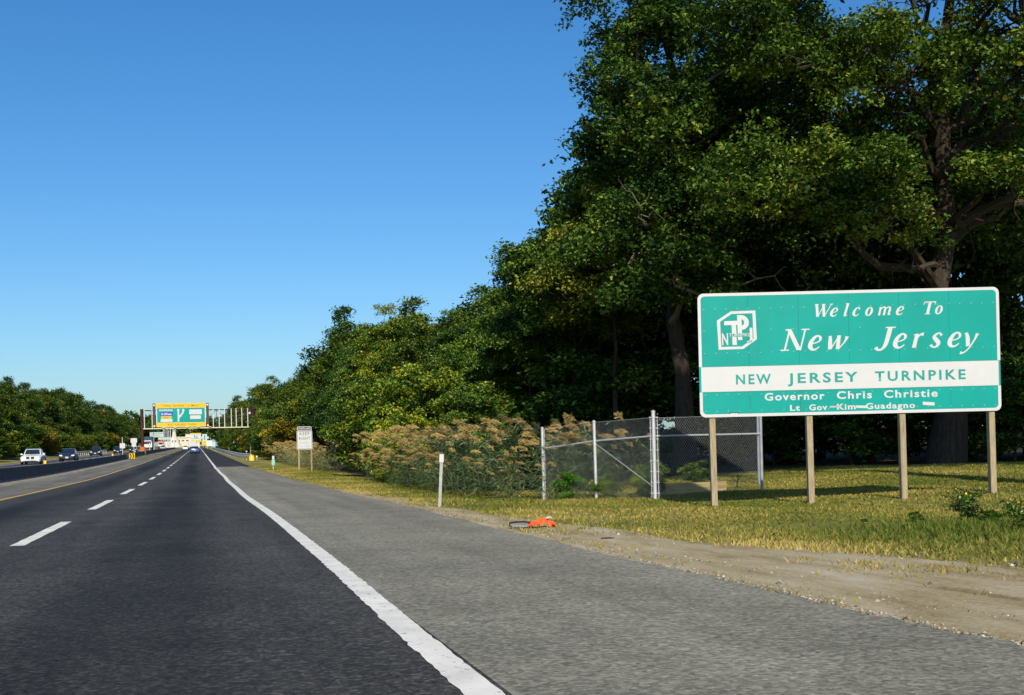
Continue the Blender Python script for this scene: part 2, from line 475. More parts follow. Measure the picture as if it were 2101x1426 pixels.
# ------------------------------------------------------------------ ground and roads
def grid_sheet(name, xs, ys, zf, material, kind='structure', parent=None):
    X, Y = np.meshgrid(xs, ys)
    Z = zf(X, Y)
    V = np.stack([X.ravel(), Y.ravel(), Z.ravel()], 1)
    nx, ny = len(xs), len(ys)
    i = np.arange(nx*ny).reshape(ny, nx)
    F = np.stack([i[:-1, :-1].ravel(), i[:-1, 1:].ravel(), i[1:, 1:].ravel(), i[1:, :-1].ravel()], 1)
    me = np_mesh(name, V, F, material, smooth=True)
    o = link(name, me, parent)
    if kind: o['kind'] = kind
    return o

def ground_material():
    m = bpy.data.materials.new('verge_ground')
    nt, N, L, P = nodes_of(m)
    P.inputs['Roughness'].default_value = 0.95; P.inputs['Specular IOR Level'].default_value = 0.1
    g = N.new('ShaderNodeNewGeometry')
    def noise(s, d=6, r=0.6, sc=None):
        n = N.new('ShaderNodeTexNoise'); n.inputs['Scale'].default_value = s; n.inputs['Detail'].default_value = d; n.inputs['Roughness'].default_value = r
        if sc:
            mp = N.new('ShaderNodeMapping'); mp.inputs['Scale'].default_value = sc; L.new(g.outputs['Position'], mp.inputs[0]); L.new(mp.outputs[0], n.inputs[0])
        else: L.new(g.outputs['Position'], n.inputs[0])
        return n
    n1 = noise(0.5, 8, 0.65, (1, 0.45, 1)); n2 = noise(14, 6, 0.75)
    ad = N.new('ShaderNodeMath'); ad.operation = 'MULTIPLY_ADD'; ad.inputs[1].default_value = 0.55; L.new(n2.outputs[0], ad.inputs[0])
    sc = N.new('ShaderNodeMath'); sc.operation = 'MULTIPLY_ADD'; sc.inputs[1].default_value = 1.3; sc.inputs[2].default_value = -0.42; L.new(n1.outputs[0], sc.inputs[0])
    L.new(sc.outputs[0], ad.inputs[2])
    rp = ramp(N, [(0.12, (0.085, 0.115, 0.02)), (0.4, (0.2, 0.19, 0.042)), (0.62, (0.34, 0.28, 0.085)), (0.85, (0.30, 0.18, 0.075))])
    L.new(ad.outputs[0], rp.inputs[0])
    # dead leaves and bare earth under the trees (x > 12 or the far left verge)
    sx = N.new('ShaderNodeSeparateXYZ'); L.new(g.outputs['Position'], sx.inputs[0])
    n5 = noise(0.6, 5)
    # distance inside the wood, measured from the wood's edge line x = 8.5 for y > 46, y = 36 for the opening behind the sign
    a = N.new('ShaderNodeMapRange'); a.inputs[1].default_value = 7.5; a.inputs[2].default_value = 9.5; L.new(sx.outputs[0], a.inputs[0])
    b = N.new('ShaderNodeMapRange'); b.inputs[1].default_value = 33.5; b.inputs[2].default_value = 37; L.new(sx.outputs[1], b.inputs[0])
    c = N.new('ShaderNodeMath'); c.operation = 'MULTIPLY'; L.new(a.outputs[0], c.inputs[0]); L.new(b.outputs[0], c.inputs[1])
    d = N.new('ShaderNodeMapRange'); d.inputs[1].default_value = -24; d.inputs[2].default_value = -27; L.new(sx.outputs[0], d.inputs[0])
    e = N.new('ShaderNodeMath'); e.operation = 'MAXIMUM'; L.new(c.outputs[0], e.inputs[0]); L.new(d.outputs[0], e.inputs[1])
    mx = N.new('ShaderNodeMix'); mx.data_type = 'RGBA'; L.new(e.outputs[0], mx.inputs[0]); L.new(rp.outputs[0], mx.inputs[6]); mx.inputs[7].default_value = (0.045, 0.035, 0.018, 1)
    L.new(mx.outputs[2], P.inputs['Base Color'])
    bp = N.new('ShaderNodeBump'); bp.inputs['Strength'].default_value = 1.0; bp.inputs['Distance'].default_value = 0.05
    L.new(n2.outputs[0], bp.inputs['Height']); L.new(bp.outputs[0], P.inputs['Normal'])
    return m

xs = np.unique(np.concatenate([np.linspace(-2500, -60, 14), np.linspace(-60, -16, 30), np.linspace(-16, -8, 40), np.linspace(-8, 3.5, 8), np.linspace(3.5, 24, 110), np.linspace(24, 60, 30), np.linspace(60, 2500, 14)]))
ys = np.unique(np.concatenate([np.linspace(-250, -6, 16), np.linspace(-6, 60, 190), np.linspace(60, 200, 90), np.linspace(200, 700, 80), np.linspace(700, 5000, 24)]))
grid_sheet('ground', xs, ys, ground, ground_material())

M_ROAD = asphalt('carriageway_asphalt', (0.011, 0.0104, 0.0092), (0.25, 0.232, 0.195), (0.060, 0.0575, 0.051), lane_centres=(-0.55, -4.05), streak=0.34, contrast=0.66)
M_SHLD = asphalt('shoulder_asphalt', (0.078, 0.073, 0.055), (0.66, 0.62, 0.48), (0.285, 0.268, 0.205), streak=0.26, contrast=0.58, brown=0.16)
M_LSHLD = asphalt('median_shoulder_asphalt', (0.08, 0.073, 0.06), (0.32, 0.30, 0.25), (0.19, 0.175, 0.145), streak=0.4, contrast=0.7, brown=0.35)
M_DKSHLD = asphalt('new_dark_asphalt', (0.014, 0.013, 0.013), (0.075, 0.07, 0.066), (0.034, 0.032, 0.031), streak=0.3, contrast=0.8)
M_OPP = asphalt('opposite_asphalt', (0.05, 0.05, 0.053), (0.2, 0.2, 0.2), (0.12, 0.12, 0.124), lane_centres=(-12.4, -16.0), streak=0.2, contrast=0.6)

yroad = np.unique(np.concatenate([np.linspace(-60, 60, 61), np.linspace(60, 300, 100), np.linspace(300, 1300, 80)]))
def strip(name, x0, x1, material, dz=0.0, y0=-60, y1=1300, n=2, base=zr):
    yy = yroad[(yroad > y0) & (yroad < y1)]
    yy = np.concatenate([[y0], yy, [y1]])
    return grid_sheet(name, np.linspace(x0, x1, n), yy, lambda X, Y: base(Y) + dz, material)
strip('road', -5.72, 1.36, M_ROAD, n=4)
strip('median_shoulder', -8.52, -5.724, M_LSHLD)
opp = lambda Y: zr(Y) + 0.25
strip('opposite_road', -18.9, -9.62, M_OPP, base=opp)
strip('dark_shoulder', 1.364, 4.0, M_DKSHLD, y0=100.2, y1=1300)
# right shoulder with a ragged outer edge and a small drop to the dirt
random.seed(4)
def ragged_shoulder():
    ys_ = np.concatenate([np.arange(-60, 0, 1.0), np.arange(0, 40, 0.12), np.arange(40, 100.2, 0.5), [100.2]])
    rng = np.random.default_rng(3)
    edge = 4.22 + 0.05*np.sin(ys_*0.31) + 0.035*np.sin(ys_*1.3+1) + rng.normal(0, 0.022, len(ys_))
    edge = np.where(ys_ > 84, edge - 0.6*sstep(84, 100, ys_), edge)
    n = len(ys_); z = zr(ys_)
    V = []; F = []
    a = np.stack([np.full(n, 1.364), ys_, z], 1); b = np.stack([edge - 0.05, ys_, z], 1); c = np.stack([edge, ys_, z - 0.01], 1); d = np.stack([edge + 0.02, ys_, z - 0.07], 1)
    V = np.concatenate([a, b, c, d]); i = np.arange(n-1)
    F = np.concatenate([np.stack([i+k*n, i+(k+1)*n, i+(k+1)*n+1, i+k*n+1], 1) for k in range(3)])
    o = link('shoulder', np_mesh('shoulder', V, F, M_SHLD)); o['kind'] = 'structure'
    return o
ragged_shoulder()

# dirt strip beside the shoulder, widening towards the camera
def dirt_material():
    m = bpy.data.materials.new('roadside_dirt')
    nt, N, L, P = nodes_of(m); P.inputs['Roughness'].default_value = 0.95; P.inputs['Specular IOR Level'].default_value = 0.1
    g = N.new('ShaderNodeNewGeometry')
    mp = N.new('ShaderNodeMapping'); mp.inputs['Scale'].default_value = (2.2, 0.5, 1); mp.inputs['Rotation'].default_value = (0, 0, 0.12)
    L.new(g.outputs['Position'], mp.inputs[0])
    n1 = N.new('ShaderNodeTexNoise'); n1.inputs['Scale'].default_value = 1.1; n1.inputs['Detail'].default_value = 8; n1.inputs['Roughness'].default_value = 0.65; L.new(mp.outputs[0], n1.inputs[0])
    n2 = N.new('ShaderNodeTexNoise'); n2.inputs['Scale'].default_value = 24; n2.inputs['Detail'].default_value = 7; n2.inputs['Roughness'].default_value = 0.75; L.new(g.outputs['Position'], n2.inputs[0])
    ad = N.new('ShaderNodeMath'); ad.operation = 'MULTIPLY_ADD'; ad.inputs[1].default_value = 0.95; L.new(n2.outputs[0], ad.inputs[0])
    sc = N.new('ShaderNodeMath'); sc.operation = 'MULTIPLY_ADD'; sc.inputs[1].default_value = 1.6; sc.inputs[2].default_value = -0.8; L.new(n1.outputs[0], sc.inputs[0]); L.new(sc.outputs[0], ad.inputs[2])
    rp = ramp(N, [(0.1, (0.20, 0.14, 0.055)), (0.35, (0.36, 0.285, 0.155)), (0.6, (0.46, 0.385, 0.25)), (0.9, (0.55, 0.49, 0.37))])
    L.new(ad.outputs[0], rp.inputs[0]); L.new(rp.outputs[0], P.inputs['Base Color'])
    bp = N.new('ShaderNodeBump'); bp.inputs['Strength'].default_value = 0.8; bp.inputs['Distance'].default_value = 0.02
    L.new(ad.outputs[0], bp.inputs['Height']); L.new(bp.outputs[0], P.inputs['Normal'])
    return m
def dirt_out(y):
    """outer edge of the dirt strip as a function of y"""
    return np.interp(y, [-20, 6, 9, 11.5, 15, 18.4, 22, 27, 40], [7.4, 7.0, 6.65, 6.15, 5.5, 5.1, 4.85, 4.65, 4.45])
def build_dirt():
    ys_ = np.concatenate([np.arange(-20, 4, 0.8), np.arange(4, 40, 0.15)])
    ts = np.linspace(0, 1, 22)
    rng = np.random.default_rng(5)
    Y, T = np.meshgrid(ys_, ts, indexing='ij')
    eo = dirt_out(Y) + 0.12*np.sin(Y*1.7) + 0.1*np.sin(Y*0.63+2) + 0.25
    X = 4.15 + (eo - 4.15)*T
    Z = ground(X, Y) + 0.022*np.minimum(1, (1-T)*6) - 0.012*(T > 0.97) + 0.006*np.sin(X*9+Y*1.1)*np.sin(Y*0.7) + rng.normal(0, 0.003, X.shape)
    Z = np.where(T < 0.08, Z - 0.02, Z)
    V = np.stack([X.ravel(), Y.ravel(), Z.ravel()], 1); ny, nt_ = X.shape; i = np.arange(ny*nt_).reshape(ny, nt_)
    F = np.stack([i[:-1, :-1].ravel(), i[:-1, 1:].ravel(), i[1:, 1:].ravel(), i[1:, :-1].ravel()], 1)
    o = link('dirt_strip', np_mesh('dirt_strip', V, F, dirt_material(), smooth=True)); o['kind'] = 'structure'
build_dirt()

# road markings: painted sheets, children of the road they lie on
ROAD = bpy.data.objects['road']; OPP = bpy.data.objects['opposite_road']
M_PWHITE = paint_mat('white_road_paint', (0.84, 0.80, 0.70), (0.10, 0.10, 0.10), 0.85)
M_PYEL = paint_mat('yellow_road_paint', (0.60, 0.40, 0.06), (0.12, 0.10, 0.07), 0.5)
def marking(name, x, w, y0, y1, material, parent, dz=0.004, wob=0.0, base=zr, step=None):
    yy = np.arange(y0, y1, step or max(0.25, (y1-y0)/400)); yy = np.append(yy, y1)
    rng = np.random.default_rng(int(abs(x*100)+y0))
    off = wob*(np.sin(yy*0.11) + 0.6*np.sin(yy*0.29+1)) - (0.085*(1 - sstep(5, 14, yy)) if x > 1 else 0); j = rng.normal(0, 0.005, (2, len(yy)))
    a = np.stack([x - w/2 + off + j[0], yy, base(yy) + dz], 1); b = np.stack([x + w/2 + off + j[1], yy, base(yy) + dz], 1)
    n = len(yy); i = np.arange(n-1)
    return link(name, np_mesh(name, np.concatenate([a, b]), np.stack([i, i+n, i+n+1, i+1], 1), material), parent)
marking('edge_line', 1.30, 0.18, -8, 100, M_PWHITE, ROAD, 0.006, 0.03, step=0.1)
marking('edge_line', 1.30, 0.18, 100, 900, M_PWHITE, ROAD, 0.006, 0.0)
marking('yellow_line', -5.62, 0.16, -8, 700, M_PYEL, ROAD, 0.006, 0.03)
k = 0
y = 17.4 - 2*11.75
while y < 640:
    marking('lane_dash', -2.36, 0.19, y, y + 6.3, M_PWHITE, ROAD)
    y += 11.75
y = 60
while y < 520:
    marking('lane_dash', -14.15, 0.17, y, y + 6.3, M_PWHITE, OPP, base=opp); y += 11.75
marking('edge_line', -17.9, 0.16, 20, 700, M_PWHITE, OPP, base=opp)
marking('edge_line', -10.5, 0.16, 20, 700, M_PYEL, OPP, base=opp)

# ------------------------------------------------------------------ vegetation builders
def unit(rng, n):
    v = rng.normal(size=(n, 3)); return v / np.linalg.norm(v, axis=1, keepdims=True)

def leaf_quads(C, size, rng, upbias=0.5, width=0.55, fold=0.16):
    """one folded diamond leaf per centre"""
    n = len(C)
    nrm = unit(rng, n); nrm[:, 2] = np.abs(nrm[:, 2]) + upbias; nrm /= np.linalg.norm(nrm, axis=1, keepdims=True)
    t = unit(rng, n); t -= nrm * (t * nrm).sum(1, keepdims=True); t /= np.linalg.norm(t, axis=1, keepdims=True)
    t[:, 2] -= 0.25; t /= np.linalg.norm(t, axis=1, keepdims=True)
    b = np.cross(nrm, t)
    s = size[:, None]
    V = np.empty((n, 4, 3))
    V[:, 0] = C - t*s*0.5; V[:, 2] = C + t*s*0.5
    V[:, 1] = C + b*s*width*0.5 + nrm*s*fold; V[:, 3] = C - b*s*width*0.5 + nrm*s*fold
    return V.reshape(-1, 3), np.arange(n*4).reshape(n, 4)

def crown_leaves(rng, lobes, clump_r, sprays, per, leaf, spray_r, flat=0.62, inner=0.25, droop=0.0):
    """lobes: (cx,cy,cz, rx,ry,rz, n clumps). clumps sit near each lobe's skin, sprays near each clump's skin."""
    cents = []; clumps = []; tints = []
    for (cx, cy, cz, rx, ry, rz, n) in lobes:
        d = unit(rng, n); d[:, 2] = np.where(d[:, 2] < -0.75, -d[:, 2], d[:, 2])
        rr = np.where(rng.random(n) < inner, rng.uniform(0.25, 0.65, n), rng.uniform(0.72, 1.05, n))
        # lumpy outline
        lump = 1 + 0.16*np.sin(d[:, 0]*5 + cx) * np.sin(d[:, 2]*6 + cz) + 0.10*np.sin(d[:, 1]*9 + 2*d[:, 2])
        P = np.stack([cx + d[:, 0]*rx*rr*lump, cy + d[:, 1]*ry*rr*lump, cz + d[:, 2]*rz*rr*lump], 1)
        r = clump_r * rng.uniform(0.6, 1.35, n)
        ct = rng.normal(0, 0.15, n)
        for i in range(n):
            clumps.append((P[i], r[i]))
            m = max(4, int(sprays * (r[i]/clump_r)**1.6))
            e = unit(rng, m); e[:, 2] = np.where(e[:, 2] < -0.45, -e[:, 2], e[:, 2])
            q = P[i] + e * (r[i] * rng.uniform(0.35, 1.05, (m, 1))) * np.array([1, 1, flat])
            q[:, 2] -= droop * (np.linalg.norm(e[:, :2], axis=1))**2 * r[i]
            st = ct[i] + rng.normal(0, 0.09, m)
            k = rng.poisson(per, m) + 2
            idx = np.repeat(np.arange(m), k)
            c = q[idx] + rng.normal(0, spray_r, (len(idx), 3)) * np.array([1, 1, 0.6])
            cents.append(c); tints.append(st[idx])
    C = np.concatenate(cents); T = np.concatenate(tints)
    T = 0.42 + T + rng.normal(0, 0.13, len(T))
    S = leaf * rng.uniform(0.6, 1.35, len(C))
    V, F = leaf_quads(C, S, rng)
    return V, F, np.repeat(np.clip(T, 0, 1), 4), clumps

def limb(mb, a, b, r0, r1, rng, wig=0.1, n=5, sides=6, sag=0.0):
    a = Vector(a); b = Vector(b); L_ = (b-a).length
    pts = []; rs = []
    for i in range(n+1):
        t = i/n
        p = a.lerp(b, t)
        if 0 < i < n: p += Vector(rng.normal(0, wig*L_/n, 3))
        p.z += sag * L_ * math.sin(t*PI)
        pts.append(p); rs.append(r0 + (r1-r0)*t)
    mb.tube(pts, rs, sides)
    return pts

def build_tree(name, seed, H, trunk_r, lobes, clump_r, sprays, per, leaf, spray_r, leafmat=M_LEAF, barkmat=M_BARK, lean=(0, 0), twigs=0.5, flat=0.62, inner=0.25, trunk_top=None, limbs_at=None, droop=0.0, bare=(), limbmat=None):
    rng = np.random.default_rng(seed)
    root = empty(name)
    V, F, T, clumps = crown_leaves(rng, lobes, clump_r, sprays, per, leaf, spray_r, flat, inner, droop)
    tt = trunk_top or H*0.8
    mb = MB()
    pts = []; rs = []
    n = 9
    for i in range(n+1):
        t = i/n
        pts.append(Vector((lean[0]*t*t + rng.normal(0, 0.05*trunk_r*8)*(0 < i), lean[1]*t*t + rng.normal(0, 0.05*trunk_r*8)*(0 < i), -0.25 + (tt+0.25)*t)))
        rs.append(trunk_r*(1.55 if i == 0 else (1.05 if i == 1 else 1.0 - 0.78*t)))
    mb.tube(pts, rs, 10)
    mb.build('trunk', barkmat, root, smooth=True)
    lb = MB()
    def trunk_at(z):
        t = min(max((z+0.25)/(tt+0.25), 0), 1)*n; i = min(int(t), n-1)
        return pts[i].lerp(pts[i+1], t-i), rs[i] + (rs[i+1]-rs[i])*(t-i)
    for (cx, cy, cz, rx, ry, rz, nn) in lobes:
        hd = math.hypot(cx-lean[0]*.5, cy-lean[1]*.5)
        p, r = trunk_at(max(H*0.16, min(tt*0.96, cz - 0.35*hd - 0.3*rz)))
        if hd > 0.3: limb(lb, p, (cx, cy, cz - 0.1*rz), max(r*0.55, 0.03), max(r*0.16, 0.015), rng, 0.22, 6)
    ends = []
    for (P, r) in clumps:
        if rng.random() > twigs: continue
        lo = min(lobes, key=lambda l: (l[0]-P[0])**2 + (l[1]-P[1])**2 + (l[2]-P[2])**2)
        c = Vector((lo[0], lo[1], lo[2] - 0.2*lo[5])); Pv = Vector(P)
        limb(lb, c.lerp(Pv, 0.1), Pv, trunk_r*0.16, trunk_r*0.04, rng, 0.25, 4, 4)
    for (a, b, r0, r1) in bare:
        pp = limb(lb, a, b, r0, r1, rng, 0.3, 7, 6)
        for q in pp[2:]:
            for _ in range(2):
                e = q + Vector(rng.normal(0, 1.0, 3)) * ((Vector(b)-Vector(a)).length*0.16)
                limb(lb, q, e, r1*0.8, r1*0.2, rng, 0.3, 3, 4)
    if lb.v: lb.build('limbs', limbmat or barkmat, root, smooth=True)
    link('crown', np_mesh('crown', V, F, leafmat, T), root)
    return root

def place(src, first, loc, rz, scale, label, group=None, color=None, cat='tree'):
    o = src if first else copy_tree(src)
    o.location = loc; o.rotation_euler = (0, 0, rz); o.scale = scale if hasattr(scale, '__len__') else (scale,)*3
    tag(o, label, cat)
    if group: o['group'] = group
    elif 'group' in o: del o['group']
    if color:
        for ch in o.children: 
            if ch.name.split('.')[0] in ('crown', 'foliage'): ch.color = (*color, 1)
    return o

# ---- archetypes for the woods (each built once, copies share the mesh)
def lobes_for(rng, H, Rr, base, n_total, k=7, top=0.25):
    out = [(0, 0, base + (H-base)*0.55, Rr*0.72, Rr*0.72, (H-base)*0.48, int(n_total*0.36))]
    for i in range(k):
        a = 2*PI*i/k + rng.uniform(-0.4, 0.4); t = rng.uniform(0.15, 0.8)
        z = base + (H-base)*t
        rad = Rr*math.sin(PI*min(0.93, t*0.8+0.18))**0.7
        out.append((math.cos(a)*rad*0.62, math.sin(a)*rad*0.62, z, Rr*rng.uniform(0.34, 0.5), Rr*rng.uniform(0.34, 0.5), (H-base)*rng.uniform(0.13, 0.22), int(n_total*0.64/k)))
    return out
rg = np.random.default_rng(11)
ARCH = {}
def arch(key, name, seed, H, Rr, base, nc, sprays, per, leaf, tr, **kw):
    ARCH[key] = [build_tree(name, seed, H, tr, lobes_for(np.random.default_rng(seed), H, Rr, base, nc), Rr*0.26, sprays, per, leaf, leaf*0.9, **kw), True]
arch('broad', 'broadleaf_tree', 21, 13.0, 4.3, 1.6, 120, 22, 9, 0.30, 0.22)
arch('tall', 'broadleaf_tree', 22, 14.0, 3.5, 1.8, 120, 22, 9, 0.29, 0.20)
arch('round', 'broadleaf_tree', 23, 10.0, 3.7, 0.9, 110, 22, 9, 0.28, 0.18)
arch('small', 'small_tree', 24, 7.0, 2.8, 0.4, 95, 22, 9, 0.23, 0.11)
arch('shrub', 'shrub', 25, 3.0, 1.9, 0.05, 70, 22, 9, 0.15, 0.05)
arch('near1', 'broadleaf_tree', 26, 10.0, 3.2, 0.8, 200, 34, 11, 0.175, 0.13)
arch('high', 'broadleaf_tree', 28, 12.0, 3.9, 5.0, 190, 34, 11, 0.185, 0.16)
arch('near2', 'broadleaf_tree', 27, 12.0, 3.6, 1.0, 220, 34, 11, 0.185, 0.17)
def tree(key, x, y, H, label, group=None, color=(1, 1, 1), rz=None, wide=1.0, cat='tree'):
    base_h = {'broad': 13.0, 'tall': 14.0, 'round': 10.0, 'small': 7.0, 'shrub': 3.0, 'near1': 10.0, 'near2': 12.0, 'high': 12.0}[key]
    s = H / base_h * (0.87 if key not in ('shrub', 'small') else 1.0)
    a = ARCH[key]
    if key in ('broad', 'tall', 'round'): color = tuple(c*0.8 for c in color)
    o = place(a[0], a[1], (x, y, gz(x, y) - 0.03), rz if rz is not None else rtree.uniform(0, 2*PI), (s*wide, s*wide, s), label, group, color, cat)
    a[1] = False
    return o
rtree = random.Random(5)
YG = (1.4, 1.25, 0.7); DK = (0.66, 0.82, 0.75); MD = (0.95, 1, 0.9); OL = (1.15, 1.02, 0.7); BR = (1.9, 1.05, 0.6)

# ---- the trees of the near wood edge, from the keep-right sign to the big tree
tree('near1', 9.6, 81, 8.6, 'dark green tree just right of the keep right sign, ragged left edge', color=DK, wide=0.8)
tree('near1', 10.2, 75, 9.6, 'round-topped tree with spiky twigs rising over the reeds', color=MD, wide=0.8)
tree('near2', 10.6, 68.5, 9.9, 'yellowish green tree in the middle of the sunlit clump', color=YG, wide=0.85)
tree('near1', 12.0, 65.0, 8.7, 'olive green tree behind the marker post, second in the sunlit clump', color=OL, wide=0.9)
tree('near2', 12.9, 61.0, 8.6, 'flat-topped tree beside the dark hollow of the wood', color=MD, wide=0.85)
tree('near1', 14.0, 57.5, 8.3, 'bright green tree at the left edge of the dark hollow', color=(1.1, 1.2, 0.9), wide=0.9)
tree('high', 14.8, 54.0, 10.2, 'dark tree standing above the dark hollow of the wood', color=DK, wide=0.9)
tree('high', 15.6, 49.6, 11.6, 'tall dark tree on the rising skyline left of the biggest tree', color=DK)
tree('high', 16.0, 45.6, 13.0, 'tall slender tree tucked against the biggest crown on its left', color=OL, wide=0.9)
tree('high', 18.4, 44.6, 16.5, 'high dark tree half hidden behind the biggest crown', color=DK)
# low growth under them
for i, (x, y, h, c) in enumerate([(8.3, 62, 4.6, YG), (9.6, 58.0, 5.2, (1.3, 1.25, 0.8)), (10.8, 54.5, 4.9, YG), (11.8, 52.0, 4.0, MD)]):
    tree('small', x, y, h, ['small tree low at the left end of the tall reeds', 'sunlit bushy small tree right behind the tall reeds', 'yellow green small tree next to the dark hollow', 'little green tree at the foot of the dark hollow'][i], color=c)

# ---- the biggest trees, over the welcome sign: unique crowns
big_l = build_tree('broadleaf_tree', 41, 21.0, 0.34,
    [(0.4, 0, 13.5, 2.9, 3.0, 6.2, 44), (-2.0, -0.8, 8.2, 2.0, 2.0, 1.6, 22), (-1.3, 0.3, 14.5, 2.1, 2.2, 2.2, 24), (1.6, -1.8, 9.0, 2.4, 2.2, 2.0, 26),
     (3.0, -1.2, 13.0, 2.3, 2.2, 2.2, 24), (0.2, -2.0, 17.5, 2.4, 2.2, 2.0, 20), (-0.8, -2.2, 6.4, 2.2, 1.6, 1.2, 20), (-1.4, -2.0, 11.4, 2.0, 1.8, 1.4, 18)],
    0.95, 32, 12, 0.17, 0.15, twigs=0.6, droop=0.25, limbmat=M_PALEBARK,
    bare=[((0, 0, 7.5), (-2.6, -3.2, 8.6), 0.09, 0.025), ((0, 0, 9), (2.6, -3.6, 10.2), 0.1, 0.03), ((0, 0, 6), (1.8, -3.6, 6.4), 0.08, 0.02), ((0, 0, 12), (0.8, -4.0, 13.6), 0.09, 0.025)])
place(big_l, True, (16.3, 39.6, gz(16.3, 39.6)), 0.0, 1.0, 'biggest leafy tree, its left edge against the open sky', color=(1.0, 1.05, 0.95))
big_r = build_tree('broadleaf_tree', 42, 23.0, 0.50,
    [(-7.0, -2.2, 9.0, 2.6, 2.2, 1.5, 28), (-4.3, -2.8, 8.4, 2.4, 2.2, 1.4, 27), (-7.2, -2.4, 13.2, 2.8, 2.4, 2.0, 30), (-3.9, -3.0, 12.2, 2.4, 2.1, 1.8, 27),
     (-5.4, -1.8, 17.5, 3.0, 2.8, 2.2, 28), (-1.0, -1.5, 17.5, 2.8, 2.4, 2.2, 24), (3.0, -0.8, 15.5, 2.4, 2.2, 2.6, 20), (0.5, 1.5, 21.0, 3.4, 3.4, 2.6, 24), (-3.0, 2.0, 14.0, 2.2, 2.0, 2.5, 16), (0.3, -5.0, 12.0, 1.7, 1.5, 1.2, 15), (-0.4, -5.0, 15.5, 1.9, 1.6, 1.4, 18), (2.6, -4.0, 13.5, 1.6, 1.5, 1.3, 12), (3.6, 0.6, 9.5, 1.8, 1.6, 2.2, 14), (6.0, -0.5, 13.0, 2.4, 2.0, 2.6, 22), (5.6, 0.2, 18.0, 2.8, 2.4, 2.4, 20), (5.2, -0.3, 10.4, 2.0, 1.8, 1.6, 14), (0.4, -3.0, 9.4, 1.3, 1.2, 0.9, 8)],
    0.95, 32, 12, 0.17, 0.15, twigs=0.6, lean=(0.5, 0), droop=0.25, limbmat=mat('grey_limb_bark', (0.055, 0.046, 0.033), 0.95, 0.3, 6.0, bump=0.6, stretch=(3, 3, 0.8), spec=0.1),
    bare=[((-0.1, 0, 8.5), (-6.5, -3.2, 8.2), 0.2, 0.05), ((-0.1, 0, 11), (-3.8, -3.6, 14.0), 0.16, 0.04), ((0, 0, 12.5), (-2.2, -3.0, 15.5), 0.15, 0.04), ((0.1, 0, 7.5), (3.4, -1.0, 11.5), 0.22, 0.06), ((0, 0, 6.8), (-3.2, -2.6, 6.4), 0.12, 0.03), ((0.2, 0, 10), (2.5, 0.5, 15.5), 0.2, 0.05)])
place(big_r, True, (24.8, 37.0, gz(24.8, 37.0)), 0.0, 1.0, 'old tree with thick dark trunk and spreading bare limbs behind the welcome sign', color=(1.05, 1.05, 0.9))

# ---- unseen trees added right of the camera, shaped to shade the wood's foot
over = build_tree('broadleaf_tree', 43, 18.5, 0.42,
    [(0, 0, 15.5, 4.0, 3.0, 3.0, 60), (-5.0, 0.3, 15.2, 3.8, 3.0, 2.7, 60), (-8.6, -0.3, 15.2, 2.8, 2.8, 2.5, 40), (4.0, 0, 15.5, 3.6, 3.0, 2.8, 50)],
    1.25, 22, 9, 0.34, 0.3, twigs=0.3)
place(over, True, (15.8, 15.5, gz(15.8, 15.5)), 0.0, 1.0, 'unseen high-crowned tree added just right of the view to shade the wood')
place(over, False, (27.5, 16.0, gz(27.5, 16)), 0.35, 1.0, 'unseen high-crowned tree added further right of the view to shade the wood')

# ---- trees deeper in the wood, behind the sign
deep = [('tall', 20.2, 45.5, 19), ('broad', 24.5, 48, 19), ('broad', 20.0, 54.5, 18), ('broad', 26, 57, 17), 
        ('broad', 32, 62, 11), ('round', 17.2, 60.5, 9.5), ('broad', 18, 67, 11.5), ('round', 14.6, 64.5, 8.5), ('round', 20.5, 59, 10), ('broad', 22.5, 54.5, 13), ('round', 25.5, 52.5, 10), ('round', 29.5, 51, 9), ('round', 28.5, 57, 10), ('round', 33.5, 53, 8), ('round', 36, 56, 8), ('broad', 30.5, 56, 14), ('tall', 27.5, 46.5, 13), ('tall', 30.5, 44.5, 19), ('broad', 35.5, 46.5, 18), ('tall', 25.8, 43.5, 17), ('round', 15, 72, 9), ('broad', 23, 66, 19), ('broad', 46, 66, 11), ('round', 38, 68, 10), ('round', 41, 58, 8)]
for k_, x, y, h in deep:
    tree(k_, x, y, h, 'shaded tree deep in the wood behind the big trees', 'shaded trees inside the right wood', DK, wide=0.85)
slim = build_tree('slender_tree', 47, 20.0, 0.17,
    [(0, 0, 17.5, 2.0, 2.0, 2.2, 14), (0.8, 0.3, 14.0, 1.5, 1.5, 1.6, 9), (-0.9, -0.2, 12.0, 1.4, 1.3, 1.2, 8), (0.7, 0, 9.0, 1.2, 1.2, 1.0, 6), (-0.5, 0.2, 6.5, 1.1, 1.0, 0.9, 5)],
    0.8, 24, 9, 0.19, 0.17, twigs=0.8)
for c_ in slim.children:
    if c_.name.startswith('limbs'): c_['kind'] = 'stuff'
for i, (x, y, s_) in enumerate(((34.4, 49.0, 1.0), (36.6, 50.5, 0.93), (31.6, 46.5, 0.95), (40.0, 55.0, 1.05))):
    place(slim, i == 0, (x, y, gz(x, y)), i*1.7, s_, ['slender dark-trunked tree right of the old tree, sky showing through', 'slim tree at the far right edge with sky gaps', 'thin tree close beside the old thick trunk', 'tall thin tree behind the right end of the sign'][i], color=DK)
